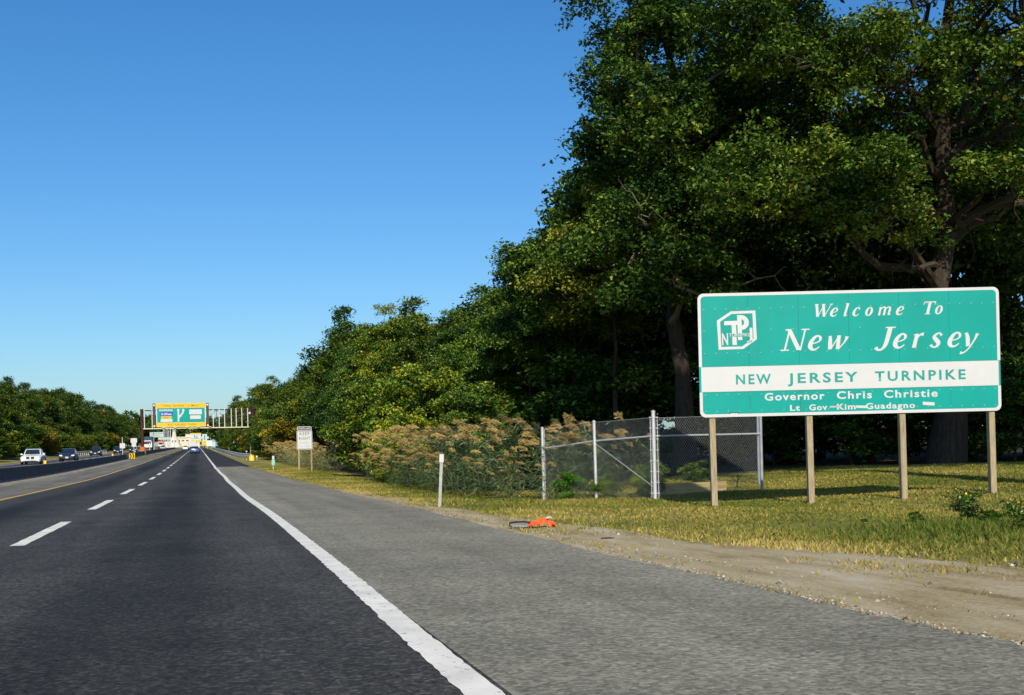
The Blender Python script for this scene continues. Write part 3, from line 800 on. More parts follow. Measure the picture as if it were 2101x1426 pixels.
# dark understorey along the inner edge
rs_ = random.Random(8)
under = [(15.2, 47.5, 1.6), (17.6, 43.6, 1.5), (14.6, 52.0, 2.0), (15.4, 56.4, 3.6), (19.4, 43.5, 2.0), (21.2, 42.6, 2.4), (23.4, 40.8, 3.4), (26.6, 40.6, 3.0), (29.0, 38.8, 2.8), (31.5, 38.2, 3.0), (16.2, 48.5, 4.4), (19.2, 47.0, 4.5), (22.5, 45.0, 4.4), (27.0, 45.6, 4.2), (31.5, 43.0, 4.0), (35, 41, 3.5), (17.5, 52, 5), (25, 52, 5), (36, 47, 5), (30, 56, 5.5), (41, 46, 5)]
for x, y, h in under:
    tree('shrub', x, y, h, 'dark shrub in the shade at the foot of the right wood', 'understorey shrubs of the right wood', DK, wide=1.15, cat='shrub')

# ---- the row of trees along the right side further off
rr_ = random.Random(17)
y = 86.0; i = 0
while y < 520:
    sp = 6.0 if y < 160 else (8.5 if y < 300 else 13)
    for row in range(3 if y < 220 else 2):
        x = 12.3 + row*5.2 + rr_.uniform(-0.9, 0.9) + (3.2 if 135 < y < 250 else (-2.2 if y >= 265 else 0))
        h = (9.5 if row == 0 else 11.5 + row) * (1.0 if y < 130 else 1.22) * rr_.uniform(0.82, 1.16)
        key = rr_.choice(['broad', 'tall', 'round', 'broad']) if row else rr_.choice(['round', 'broad', 'near1'] if y < 130 else ['round', 'broad', 'tall'])
        c = rr_.choice([MD, OL, YG, DK, MD, OL, (1.2, 1.1, 0.8)])
        if row == 0 and y < 130:
            lab = 'green tree of the roadside row behind the reeds by the keep right sign'; g = 'roadside trees behind the far reeds'
        elif row == 0:
            lab = 'green tree at the front of the row beyond the right guardrail'; g = 'front trees beyond the guardrail'
        else:
            lab = 'tree in the back rows of the right roadside wood'; g = 'back rows of the right roadside wood'
        tree(key, x, y + rr_.uniform(-1.5, 1.5), h, lab, g, c, wide=rr_.uniform(0.85, 1.1))
    y += sp
# front bushes hiding the right end of the gantry
for x, y, h, c in [(9.3, 150, 6.5, MD), (10.0, 176, 6.2, OL), (10.2, 196, 7.0, (1.3, 1.0, 0.6)), (10.6, 214, 6.6, MD), (9.0, 136, 4.5, (1.5, 1.0, 0.7)), (8.9, 260, 7.0, OL), (9.5, 300, 8.0, MD)]:
    tree('small', x, y, h, 'bushy small tree close behind the guardrail on the right', 'bushy trees close behind the guardrail', c, wide=0.9)

for i in range(30):
    y = 128 + i*9.0 + rr_.uniform(-3, 3)
    tree('shrub', (9.2 if y < 250 else 8.4) + rr_.uniform(-0.5, 0.9), y, rr_.uniform(2.4, 4.2), 'leafy bush in the hedge-like edge behind the right guardrail', 'bushes behind the right guardrail', rr_.choice([MD, OL, DK, MD, BR]), wide=1.2, cat='shrub')
# ---- wood across the opposite carriageway
rl_ = random.Random(29)
y = 118.0
while y < 620:
    sp = 7.5 if y < 330 else 12
    for row in range(2):
        x = -29.5 - row*6.5 + rl_.uniform(-1.6, 1.2)
        h = (12.5 if row == 0 else 14.5) * rl_.uniform(0.78, 1.15)
        if y > 300: h *= 1.12
        key = rl_.choice(['broad', 'tall', 'round', 'broad'])
        c = rl_.choice([MD, DK, OL, YG, DK, MD, OL])
        lab = 'green tree in the front row of the wood beyond the opposite carriageway' if row == 0 else 'tree in the back row of the wood beyond the opposite carriageway'
        tree(key, x, y + rl_.uniform(-2, 2), h, lab, 'front row of the left wood' if row == 0 else 'back row of the left wood', c, wide=rl_.uniform(0.85, 1.1))
    y += sp
for i in range(34):
    y = 125 + i*9.5 + rl_.uniform(-3, 3)
    tree('shrub', -25.6 + rl_.uniform(-0.8, 0.8), y, rl_.uniform(3.0, 5.2), 'leafy bush at the foot of the left wood', 'bushes along the left wood', rl_.choice([MD, OL, YG, DK, BR]), wide=1.15, cat='shrub')
tree('small', -24.6, 150, 5.5, 'rusty brown small tree at the edge of the left wood', color=BR)

# ---- far wood on the rise behind the toll plaza: one mass
def far_wood():
    rng = np.random.default_rng(77)
    lob = []
    for i in range(150):
        x = rng.uniform(-150, 160); y = rng.uniform(980, 1060)
        h = 17 + 6*math.exp(-((x+45)/45)**2) + rng.uniform(-3, 3)
        lob.append((x, y, zrf(y) + h*0.5, 8, 8, h*0.5, 9))
    V, F, T, _ = crown_leaves(rng, lob, 3.6, 10, 7, 2.2, 1.4)
    o = link('far_wood', np_mesh('far_wood', V, F, M_LEAF, T))
    tag(o, 'hazy dark green wood on the rise behind the toll plaza', 'wood', kind='stuff')
    o.color = (0.9, 1.0, 0.9, 1)
far_wood()

# ------------------------------------------------------------------ welcome sign
SP = 0.009163                       # metres per drawing unit of the sign layout
def serif_glyphs():
    """bold italic serif letters as strokes: lists of (x, y, width); cap height 1"""
    G = {}
    G['W'] = [[(0.02,1,.17),(0.30,0.0,.17)], [(0.30,0.0,.06),(0.58,0.98,.05)], [(0.50,1,.17),(0.76,0.0,.17)], [(0.76,0.0,.06),(1.08,0.98,.05)], [(-.12,.975,.05),(.18,.975,.05)], [(.38,.975,.05),(.66,.975,.05)], [(.96,.975,.05),(1.2,.975,.05)]]
    G['N'] = [[(0.14,0,.07),(0.14,1,.07)], [(0.12,0.98,.17),(0.74,0.02,.18)], [(0.80,0,.06),(0.80,1,.06)], [(-.04,.025,.05),(.32,.025,.05)], [(-.04,.975,.05),(.2,.975,.05)], [(.64,.975,.05),(.98,.975,.05)]]
    G['J'] = [[(0.46,1,.17),(0.45,0.5,.17),(0.42,0.16,.15),(0.30,-.04,.09),(0.14,-.05,.09),(0.04,0.06,.14)], [(.26,.975,.05),(.68,.975,.05)]]
    G['T'] = [[(0.42,0,.18),(0.42,0.97,.18)], [(0.0,.965,.07),(.84,.965,.07)], [(.02,.96,.06),(-.02,.74,.03)], [(.82,.96,.06),(.80,.74,.03)], [(.22,.025,.05),(.62,.025,.05)]]
    G['e'] = [[(.10,.30,.05),(.30,.34,.05),(.44,.42,.06)], [(.44,.42,.08),(.44,.56,.10),(.32,.66,.07),(.18,.58,.12),(.08,.36,.16),(.10,.14,.16),(.24,.02,.09),(.38,.06,.06),(.48,.16,.04)]]
    G['l'] = [[(.16,1.02,.15),(.14,.5,.15),(.12,.12,.14),(.16,.02,.07),(.28,.10,.04)], [(0,.99,.05),(.2,.99,.05)]]
    G['c'] = [[(.44,.52,.13),(.36,.65,.07),(.22,.62,.09),(.10,.42,.15),(.09,.16,.16),(.22,.02,.09),(.36,.06,.06),(.46,.16,.04)]]
    G['o'] = [[(.28,.655,.06),(.15,.55,.11),(.09,.33,.15),(.14,.10,.12),(.26,.01,.06),(.40,.11,.12),(.46,.33,.15),(.40,.57,.11),(.28,.655,.06)]]
    G['m'] = [[(.10,.64,.13),(.10,0,.14)], [(.10,.42,.05),(.28,.64,.08),(.42,.58,.12),(.44,.3,.14),(.44,0,.14)], [(.44,.42,.05),(.62,.64,.08),(.77,.58,.12),(.78,.3,.14),(.77,.05,.1),(.92,.10,.04)], [(-.02,.60,.04),(.12,.63,.05)]]
    G['r'] = [[(.10,.64,.14),(.10,0,.15)], [(.10,.36,.05),(.24,.60,.07),(.38,.62,.15)], [(-.03,.60,.04),(.12,.63,.05)]]
    G['s'] = [[(.42,.54,.10),(.32,.655,.06),(.18,.60,.09),(.12,.48,.13),(.24,.34,.16),(.36,.20,.15),(.32,.05,.10),(.18,.01,.06),(.04,.12,.11)]]
    G['w'] = [[(.04,.62,.10),(.10,.3,.15),(.16,.02,.14)], [(.18,.02,.05),(.40,.62,.05)], [(.40,.66,.14),(.48,.02,.14)], [(.50,.02,.05),(.70,.34,.06),(.76,.60,.14)], [(-.04,.60,.04),(.08,.63,.05)]]
    G['y'] = [[(.06,.62,.10),(.16,.36,.15),(.24,.02,.14)], [(.52,.60,.13),(.46,.32,.07),(.30,-.08,.06),(.12,-.28,.06),(-.02,-.28,.13)], [(-.03,.60,.04),(.1,.63,.05)]]
    return G
def catmull(pts, n=5):
    if len(pts) < 3: return pts
    out = []
    P = [np.array(p, dtype=float) for p in pts]
    for i in range(len(P)-1):
        p0 = P[max(i-1, 0)]; p1 = P[i]; p2 = P[i+1]; p3 = P[min(i+2, len(P)-1)]
        for k in range(n):
            t = k/n
            out.append(tuple(0.5*((2*p1) + (-p0+p2)*t + (2*p0-5*p1+4*p2-p3)*t*t + (-p0+3*p1-3*p2+p3)*t**3)))
    out.append(tuple(P[-1])); return out
def serif_text(name, items, z0, cap, y, material, parent, wide=1.0):
    """items: (letter, x of its left edge); thin raised strokes sheared into italics"""
    G = serif_glyphs()
    for ch, x in items:
        mb = MB(); lift = 0
        for st in G[ch]:
            pts = catmull(st); n = len(pts); L_ = []; Rr = []
            horizontal = len(st) == 2 and abs(st[0][1]-st[1][1]) < 0.08
            for i, (px, pz, w) in enumerate(pts):
                a = pts[max(i-1, 0)]; b = pts[min(i+1, n-1)]
                dx, dz = b[0]-a[0], b[1]-a[1]; l = math.hypot(dx, dz) or 1
                nx, nz = -dz/l, dx/l
                if len(st) == 2 and not horizontal: nx, nz = (-1, 0) if dz > 0 else (1, 0)
                w *= 1.12; L_.append((px + nx*w/2, pz + nz*w/2)); Rr.append((px - nx*w/2, pz - nz*w/2))
            vs = [(x + (p[0]*wide + 0.27*p[1])*cap, y - lift, z0 + p[1]*cap) for p in L_ + Rr]
            mb.add(vs, [(i, i+1, n+i+1, n+i) for i in range(n-1)])
            lift += 0.0003
        mb.build(name, material, parent)

def welcome_sign():
    cx, cy = 11.902, 20.69
    z_ground = gz(cx, cy)
    root = empty('welcome_sign', (cx, cy, 0), -CAM_YAW,
                 'large green welcome sign on four timber posts beside the shoulder', 'road sign')
    W, H, zb = 618*SP, 254*SP, 1.655
    x0 = -W/2
    X = lambda u: x0 + u*SP
    Zz = lambda v: zb + v*SP
    # six vertical backing panels
    n = 6
    for i in range(n):
        a = x0 + W*i/n + (0.0015 if i else 0); b = x0 + W*(i+1)/n - (0.0015 if i < n-1 else 0)
        pts = rrect(a, b, zb, zb+H, 0.11, 6, (i == 0, i == n-1, i == n-1, i == 0))
        MB().poly(pts, -0.012, 0.012).build('panel', M_TEAL, root)
    # white border (upper and lower part, the white band runs through to the edges)
    t = 6.0*SP
    def border(v0, v1, cs, nm):
        o = rrect(x0, x0+W, Zz(v0), Zz(v1), 0.11, 6, cs); i_ = rrect(x0+t, x0+W-t, Zz(v0)+(t if cs[0] else -0.0), Zz(v1)-(t if cs[3] else 0), 0.075, 6, cs)
        return MB().ring(o, i_, -0.0165, -0.0125).build(nm, M_WHITE, root)
    border(103.5, 254, (0, 0, 1, 1), 'border'); border(0, 51.5, (1, 1, 0, 0), 'border')
    MB().box(X(4), X(614), -0.0175, -0.013, Zz(52), Zz(103)).build('band', M_WHITE, root)
    # lettering
    f = lambda zx: X(1420 + zx/3.085 - 1438)
    cap1 = 26*SP; cap2 = 44*SP
    serif_text('letter', [(c, f(z)-0.0*cap1) for c, z in zip('WelcomeTo', (786, 888, 972, 1030, 1108, 1192, 1305, 1470, 1550))], Zz(201), cap1, -0.0145, M_WHITE, root, 1.1)
    serif_text('letter', [(c, f(z)) for c, z in zip('NewJersey', (578, 742, 862, 1168, 1280, 1402, 1512, 1625, 1722))], Zz(133), cap2, -0.0145, M_WHITE, root, 1.1)
    g = lambda px: X(px - 1438)
    for s_, a, b in (('NEW', 1513, 1585), ('JERSEY', 1619, 1763), ('TURNPIKE', 1798, 1984)):
        text_part('lettering', s_, g(a), g(b), Zz(66), 21*SP, -0.0195, M_TEALTXT, root, 0.026, 1.32)
    for s_, a, b in (('Governor', 1571, 1694), ('Chris', 1719, 1791), ('Christie', 1816, 1926)):
        text_part('lettering', s_, g(a), g(b), Zz(31.5), 16*SP, -0.0145, M_WHITE, root, 0.025, 1.2)
    for s_, a, b in (('Lt', 1622.6, 1643), ('Gov', 1662, 1699), ('Kim', 1719, 1757), ('Guadagno', 1778, 1879)):
        text_part('lettering', s_, g(a), g(b), Zz(9.5), 12.5*SP, -0.0145, M_WHITE, root, 0.025, 1.15)
    # emblem: cut-corner frame with T, P, N, J and a small word
    em = empty('emblem'); em.parent = root
    e = lambda zx, zy: (X(1440 + zx/10.505 - 1438), Zz(857 - 0.0235*(1440+zx/10.505-1438) - (620 + zy/10.505)))
    outer = [e(385, 400), e(410, 1028), e(940, 1010), e(1238, 800), e(1218, 180), e(690, 200)]
    inner = [e(455, 425), e(470, 968), e(915, 955), e(1168, 785), e(1155, 240), e(705, 256)]
    MB().ring(outer, inner, -0.0165, -0.0125).build('emblem_frame', M_WHITE, em)
    def block(*q, lift=0.0): return MB().poly([e(*p) for p in q], -0.0165-lift, -0.0125)
    block((540, 500), (850, 490), (850, 400), (545, 412)).build('letter_bar', M_WHITE, em)
    block((700, 492), (712, 925), (806, 925), (795, 492), lift=0.0003).build('letter_stem', M_WHITE, em)
    block((822, 280), (832, 820), (925, 818), (915, 280), lift=0.0006).build('letter_stem', M_WHITE, em)
    pb_o = [e(905 + 170*math.sin(a)*1.0, 440 - 160*math.cos(a)) for a in np.linspace(0, PI, 14)]
    pb_i = [e(905 + 68*math.sin(a), 440 - 70*math.cos(a)) for a in np.linspace(0, PI, 14)]
    mb = MB(); nn = 14
    mb.add([(p[0], -0.0165, p[1]) for p in pb_o] + [(p[0], -0.0165, p[1]) for p in pb_i], [(i, nn+i, nn+i+1, i+1) for i in range(nn-1)])
    mb.build('letter_bowl', M_WHITE, em)
    text_part('letter', 'N', e(488, 930)[0], e(618, 930)[0], e(488, 928)[1], 25*SP, -0.0165, M_WHITE, em, 0.02)
    text_part('letter', 'J', e(1025, 800)[0], e(1148, 800)[0], e(1025, 805)[1], 24.5*SP, -0.0165, M_WHITE, em, 0.02)
    block((690, 752), (940, 745), (940, 672), (690, 680), lift=0.0012).build('letter_gap', M_TEAL, em)
    text_part('small_lettering', 'TURNPIKE', e(640, 750)[0], e(1085, 750)[0], e(640, 748)[1], 7*SP, -0.0185, M_WHITE, em, 0.01)
    # rivets: too small to pick apart, one part
    mb = MB(); rng = random.Random(3)
    for v, jit in ((222, 0), (131, 0), (46, 0), (12, 0), (178, 1)):
        for i in range(27):
            u = 12 + i*594/26
            if jit and rng.random() > 0.25: continue
            z = Zz(v + rng.uniform(-0.6, 0.6)); xx = X(u)
            mb.add([(xx-0.014, -0.0138, z-0.006), (xx-0.008, -0.0138, z-0.009), (xx+0.014, -0.0138, z+0.006), (xx+0.008, -0.0138, z+0.009), (xx, -0.0165, z)], [(0, 1, 4), (1, 2, 4), (2, 3, 4), (3, 0, 4)])
    o = mb.build('rivets', M_GALV, root); o['kind'] = 'stuff'
    # tape patches and a small dark-framed sticker
    def patch(px0, px1, v0, v1, m, nm, tilt=0, y=-0.0155):
        a, b = g(px0), g(px1)
        return MB().poly([(a, Zz(v0)), (b, Zz(v0 - tilt)), (b, Zz(v1 - tilt)), (a, Zz(v1))], y, -0.0125).build(nm, m, root)
    patch(1895, 1919, 15.5, 22, M_WHITE, 'tape', 2)
    patch(1758, 1782, 12.5, 17.5, M_WHITE, 'tape', 1)
    patch(1704, 1728, 14, 17.5, M_GALVD, 'scrape', -0.5)
    patch(1498, 1518, 4.2, 9, M_BLACK, 'sticker', 0)
    patch(1500, 1516, 5.6, 7.4, M_WHITE, 'sticker', 0, -0.017)
    # posts behind, each a weathered timber with slightly different lean
    for (pxb, top_px, zg) in ((1465, 1459, 0.0), (1664.5, 1663, 0.0), (1855.5, 1852, 0.0), (2039, 2036, 0.0)):
        xb, xt = g(pxb), g(top_px)
        dxm = (xt - xb) / 1.65
        hw, hd = 0.055, 0.075
        wx, wy = cx + xb*math.cos(CAM_YAW), cy - xb*math.sin(CAM_YAW)
        zlo = gz(wx, wy) - 0.4
        mb = MB(); ztop = zb + H*0.96; h_ = ztop - zlo
        # keep the lean slight over the full height
        k = 0.022
        mb.add([(xb-hw, 0.016, zlo), (xb+hw, 0.016, zlo), (xb+hw, 0.016+2*hd, zlo), (xb-hw, 0.016+2*hd, zlo),
                (xb-hw-k*h_*0.3, 0.016, ztop), (xb+hw-k*h_*0.3, 0.016, ztop), (xb+hw-k*h_*0.3, 0.016+2*hd, ztop), (xb-hw-k*h_*0.3, 0.016+2*hd, ztop)],
               [(0,3,2,1),(4,5,6,7),(0,1,5,4),(1,2,6,5),(2,3,7,6),(3,0,4,7)])
        mb.build('post', M_WOOD, root, bevel=0.006)
    for z in (0.25, 0.75):
        MB().box(x0+0.1, x0+W-0.1, 0.013, 0.0158, zb+H*z-0.03, zb+H*z+0.03).build('stringer', M_GALVD, root)
    return root
welcome_sign()

# ------------------------------------------------------------------ chain-link fence
def fence_mesh(mb, a, b, z0a, z0b, z1a, z1b, d=0.080, r=0.0013):
    """woven diamonds: two families of slanting wires as three-sided tubes"""
    a = Vector(a); b = Vector(b); L_ = (b-a).length; u = (b-a)/L_; nv = Vector((-u.y, u.x, 0))
    H = max(z1a-z0a, z1b-z0b)
    def pt(s, h, off):
        t = s/L_; zz = (z0a + (z0b-z0a)*t) + (h/H)*((z1a-z0a) + ((z1b-z0b)-(z1a-z0a))*t)
        return Vector((a.x + u.x*s + nv.x*off, a.y + u.y*s + nv.y*off, zz))
    for sgn in (1, -1):
        s0 = -H
        while s0 < L_ + H:
            # wire from (s0,0) to (s0+sgn*H, H), clipped to [0,L_]
            s1 = s0 + sgn*H
            ta, tb = 0.0, 1.0
            lo, hi = min(s0, s1), max(s0, s1)
            if hi > 0 and lo < L_:
                f_ = lambda x: (x - s0)/(s1 - s0)
                cand = sorted([f_(0), f_(L_)])
                ta = max(0, cand[0]); tb = min(1, cand[1])
                if tb - ta > 0.01:
                    p = pt(s0 + (s1-s0)*ta, H*ta, sgn*r); q = pt(s0 + (s1-s0)*tb, H*tb, sgn*r)
                    mb.tube([p, q], r, 3, caps=False)
            s0 += d
def chain_link():
    A = (8.2, 28.9); B = (8.88, 26.85); C = (9.55, 24.85); D = (12.9, 26.55); E = (14.6, 30.2); F_ = (15.7, 32.5)
    root = empty('chain_link_fence', (A[0], A[1], 0), 0, 'galvanised chain link fence enclosure with white posts behind the welcome sign', 'fence')
    sh = lambda p, z: (p[0]-A[0], p[1]-A[1], z)
    H = 1.80
    def post(p, r, h, m=M_GALV, lean=0.0):
        z = gz(*p); mb = MB()
        mb.tube([sh(p, z-0.2), sh((p[0]-lean, p[1]), z+h)], r, 12)
        q = sh((p[0]-lean, p[1]), z+h)
        mb.tube([q, (q[0], q[1], q[2]+0.012), (q[0], q[1], q[2]+0.04)], [r*1.2, r*1.2, r*0.4], 12)
        return mb.build('post', m, root, smooth=True)
    post(A, 0.036, H); post(B, 0.036, H, lean=0.02); pc = post(C, 0.042, H+0.12); post(D, 0.036, H, M_GALVD); post(E, 0.035, H+0.05); post(F_, 0.035, H+0.05)  # post D in duller steel: the sign's shadow put into its colour
    # bands and tension bars on the corner post
    zc = gz(*C)
    for k in range(8):
        z = zc + 0.16 + k*0.235
        mb = MB(); c = sh(C, z); mb.tube([(c[0], c[1], z-0.014), (c[0], c[1], z+0.014)], 0.05, 12)
        mb.cbox((c[0]-0.05, c[1]+0.06, z), (0.05, 0.03, 0.022)); mb.cbox((c[0]+0.085, c[1]+0.02, z), (0.05, 0.03, 0.022))
        mb.build('band', M_GALV, root)
    zA = gz(*A)
    for k in range(6):
        z = zA + 0.25 + k*0.28; c = sh(A, z)
        MB().tube([(c[0], c[1], z-0.01), (c[0], c[1], z+0.01)], 0.042, 10).build('band', M_GALV, root)
    for p, d_ in ((C, (-0.045, 0.075)), (C, (0.10, 0.035)), (A, (0.03, -0.06))):
        z = gz(*p); q = (p[0]+d_[0], p[1]+d_[1])
        MB().tube([sh(q, z+0.06), sh(q, z+H)], 0.009, 6).build('tension_bar', M_GALV, root)
    # rails
    def rail(p, q, hp, hq, r=0.021):
        MB().tube([sh(p, gz(*p)+hp), sh(q, gz(*q)+hq)], r, 8).build('rail', M_GALV, root, smooth=True)
    rail(A, B, 1.30, 1.36); rail(B, C, 1.36, 1.40); rail(C, D, 1.40, 1.36); rail(D, E, 1.35, 1.35); rail(E, F_, 1.35, 1.35)
    for p, q in ((A, B), (B, C), (C, D), (D, E), (E, F_)):
        MB().tube([sh(p, gz(*p)+H-0.01), sh(q, gz(*q)+H+(0.0))], 0.0035, 5).build('tension_wire', M_GALV, root)
    MB().tube([sh(B, gz(*B)+1.30), sh(C, gz(*C)+0.28)], 0.007, 6).build('brace_rod', M_GALV, root)
    MB().tube([sh(C, gz(*C)+0.28), sh((C[0]-0.06, C[1]+0.18), gz(*C)+0.36)], 0.014, 6).build('turnbuckle', M_GALV, root)
    for p, q in ((A, B), (B, C), (C, D), (D, E), (E, F_)):
        mb = MB()
        fence_mesh(mb, Vector(sh(p, 0)), Vector(sh(q, 0)), gz(*p)+0.04, gz(*q)+0.04, gz(*p)+H, gz(*q)+H)
        o = mb.build('mesh', M_GALV, root); o['kind'] = 'stuff'
    return root
chain_link()
# low weathered board wall inside the enclosure
bw = empty('board_edging', (10.35, 26.6, gz(10.35, 26.6)), 0.36, 'low tan weathered board edging seen through the chain link fence', 'edging')
for i in range(2):
    MB().box(-0.3, 2.15, 0.0, 0.05, 0.0 + i*0.145, 0.14 + i*0.145).build('board', M_STRAW, bw, bevel=0.004)
for xx in (-0.2, 0.9, 2.0): MB().box(xx, xx+0.06, 0.054, 0.11, -0.1, 0.27).build('stake', M_STRAW, bw)

# ------------------------------------------------------------------ keep right sign, marker posts
def keep_right():
    x, y = 6.6, 78.8; z = gz(x, y)
    root = empty('keep_right_sign', (x, y, z), R(-6), 'white keep right except to pass sign on two wooden posts', 'road sign')
    zb = 1.52 - z; 
    MB().poly(rrect(-0.485, 0.485, zb, zb+1.18, 0.05), -0.008, 0.008).build('panel', M_WHITE, root)
    MB().ring(rrect(-0.455, 0.455, zb+0.03, zb+1.15, 0.04), rrect(-0.435, 0.435, zb+0.05, zb+1.13, 0.03), -0.010, -0.0085).build('border', M_GREYTXT, root)
    for s_, a, b, zz, cap, m in (('KEEP', -0.30, 0.32, 0.90, 0.19, M_GREYTXT), ('RIGHT', -0.35, 0.35, 0.61, 0.19, M_GREYTXT), ('EXCEPT', -0.28, 0.28, 0.36, 0.12, None), ('TO PASS', -0.32, 0.33, 0.13, 0.12, None)):
        text_part('lettering', s_, a, b, zb+zz, cap, -0.0105, m or mat('very_faded_lettering', (0.33, 0.33, 0.33), 0.7, 0.25, 30), root, 0.005, 1.25)
    pl = MB().poly(rrect(-0.455, 0.455, zb+1.205, zb+1.46, 0.09), -0.008, 0.008).build('plaque', M_WHITE, root)
    MB().poly(rrect(-0.42, 0.42, zb+1.235, zb+1.43, 0.07), -0.0105, -0.0085).build('plaque_field', M_BLACK, pl)
    text_part('lettering', 'STATE LAW', -0.36, 0.36, zb+1.275, 0.12, -0.0125, M_WHITE, pl, 0.03, 1.1)
    for xx, m in ((-0.38, M_WOOD), (0.41, M_WOOD2)):
        MB().box(xx-0.05, xx+0.05, 0.012, 0.112, -0.3, zb+1.3).build('post', m, root, bevel=0.005)
keep_right()
def marker(name, x, y, h, lean, label, plate=M_WHITE, second=None, w=0.09):
    z = gz(x, y)
    root = empty(name, (x, y, z), R(-8), label, 'marker post')
    root.rotation_euler = (0, R(lean), R(-8))
    mb = MB()
    # flanged channel post
    prof = [(-0.03, 0), (-0.012, 0), (-0.012, 0.022), (0.012, 0.022), (0.012, 0), (0.03, 0), (0.03, 0.004), (0.016, 0.004), (0.016, 0.026), (-0.016, 0.026), (-0.016, 0.004), (-0.03, 0.004)]
    n = len(prof); vs = [(p[0], p[1], -0.3) for p in prof] + [(p[0], p[1], h-0.05) for p in prof]
    mb.add(vs, [(i, (i+1) % n, n+(i+1) % n, n+i) for i in range(n)])
    mb.build('post', M_GALVD, root)
    hh = 0.17 if not second else 0.24
    MB().poly(rrect(-w/2, w/2, h-hh, h, 0.012), -0.006, -0.001).build('plate', plate, root)
    if second: MB().poly(rrect(-w*0.75, w*0.75, h-0.62, h-0.26, 0.012), -0.006, -0.001).build('number_plate', second, root)
    return root
marker('marker_post', 4.76, 24.6, 1.10, 3.6, 'metal marker post with small white plate leaning right in front of the reeds')
marker('mile_marker', 4.9, 84.0, 0.95, 1, 'thin post with white and pale green plates on the mown grass strip', M_WHITE, M_PALEGREEN, 0.14)
for x, y, h, lab in ((7.0, 186, 0.85, 'thin delineator post with white plate nearest behind the guardrail'), (6.3, 262, 1.1, 'small white delineator behind the far part of the guardrail'), (6.2, 136, 0.5, 'short white stake in the grass right of the yellow guardrail end')):
    marker('delineator', x, y, h, 0, lab, M_WHITE, None, 0.2)
ps = empty('bare_post', (7.0, 172, gz(7.0, 172)), 0, 'thin grey bare post standing behind the guardrail by the trees', 'post')
MB().tube([(0, 0, -0.2), (0, 0, 1.9)], 0.04, 8).build('shaft', M_GALVD, ps); MB().tube([(0, 0, 1.9), (0, 0, 1.93)], 0.05, 8).build('cap', M_GALVD, ps)
lp = empty('beacon', (7.3, 250, gz(7.3, 250)), 0, 'white mushroom-shaped beacon on a post behind the guardrail', 'beacon')
MB().tube([(0, 0, -0.2), (0, 0, 1.7)], 0.09, 10).build('shaft', M_WHITE, lp)
MB().tube([(0, 0, 1.62), (0, 0, 1.78), (0, 0, 2.05), (0, 0, 2.25), (0, 0, 2.4), (0, 0, 2.5)], [0.16, 0.42, 0.5, 0.5, 0.38, 0.12], 14).build('dome', M_WHITE, lp, smooth=True)
MB().cbox((0.15, -0.12, 0.35), (0.35, 0.25, 0.4)).build('box', M_WHITE, lp)

# ------------------------------------------------------------------ guardrail
def guardrail(name, x, y0, y1, label, side=-1, flare=0.0, base=lambda x, y: zrf(y), barrel=True, step=4.0):
    root = empty(name, (x, y0, 0), 0, label, 'guardrail')
    prof = [(0.0, 0.43), (0.045, 0.475), (0.045, 0.525), (0.0, 0.575), (0.0, 0.60), (0.045, 0.65), (0.045, 0.70), (0.0, 0.745)]
    ys_ = np.arange(y0, y1+0.1, step); vs = []; fs = []
    m = len(prof)
    X = lambda yy: flare*max(0, 1-(yy-y0)/14)**2
    for j, yy in enumerate(ys_):
        for (px, pz) in prof: vs.append((side*px + X(yy), yy-y0, base(x, yy)+pz))
    for j in range(len(ys_)-1):
        for k in range(m-1):
            q = (j*m+k, j*m+k+1, (j+1)*m+k+1, (j+1)*m+k)
            fs.append(q)
    mb = MB(); mb.add(vs, fs); mb.build('rail', M_GALV, root)
    for yy in ys_[::1]:
        zb = base(x, yy); x_ = X(yy)
        MB().box(x_ - side*0.03, x_ - side*0.13, yy-y0-0.05, yy-y0+0.05, zb-0.3, zb+0.72).build('post', M_GALVD if name else M_GALV, root)
    return root
guardrail('guardrail', 4.75, 134, 430, 'long grey guardrail along the right edge of the dark shoulder', flare=0.7, base=lambda x, y: gz(x, y)+0.02)
bx_, by_ = 5.55, 133.2
bar = empty('barrel', (bx_, by_, gz(bx_, by_)), 0, 'yellow end drum at the near end of the right guardrail', 'drum')
MB().tube([(0, 0, 0), (0, 0, 0.18), (0, 0, 0.2), (0, 0, 0.38), (0, 0, 0.4), (0, 0, 0.56)], [0.31, 0.30, 0.29, 0.285, 0.27, 0.26], 18).build('shell', M_YPLAST, bar, smooth=True)
MB().tube([(0, 0, 0.56), (0, 0, 0.6)], [0.28, 0.24], 18).build('lid', M_YPLAST, bar, smooth=True)
guardrail('guardrail', -20.4, 205, 300, 'pale guardrail at the edge of the left wood behind the oncoming cars', side=1, base=lambda x, y: gz(x, y)+0.1)

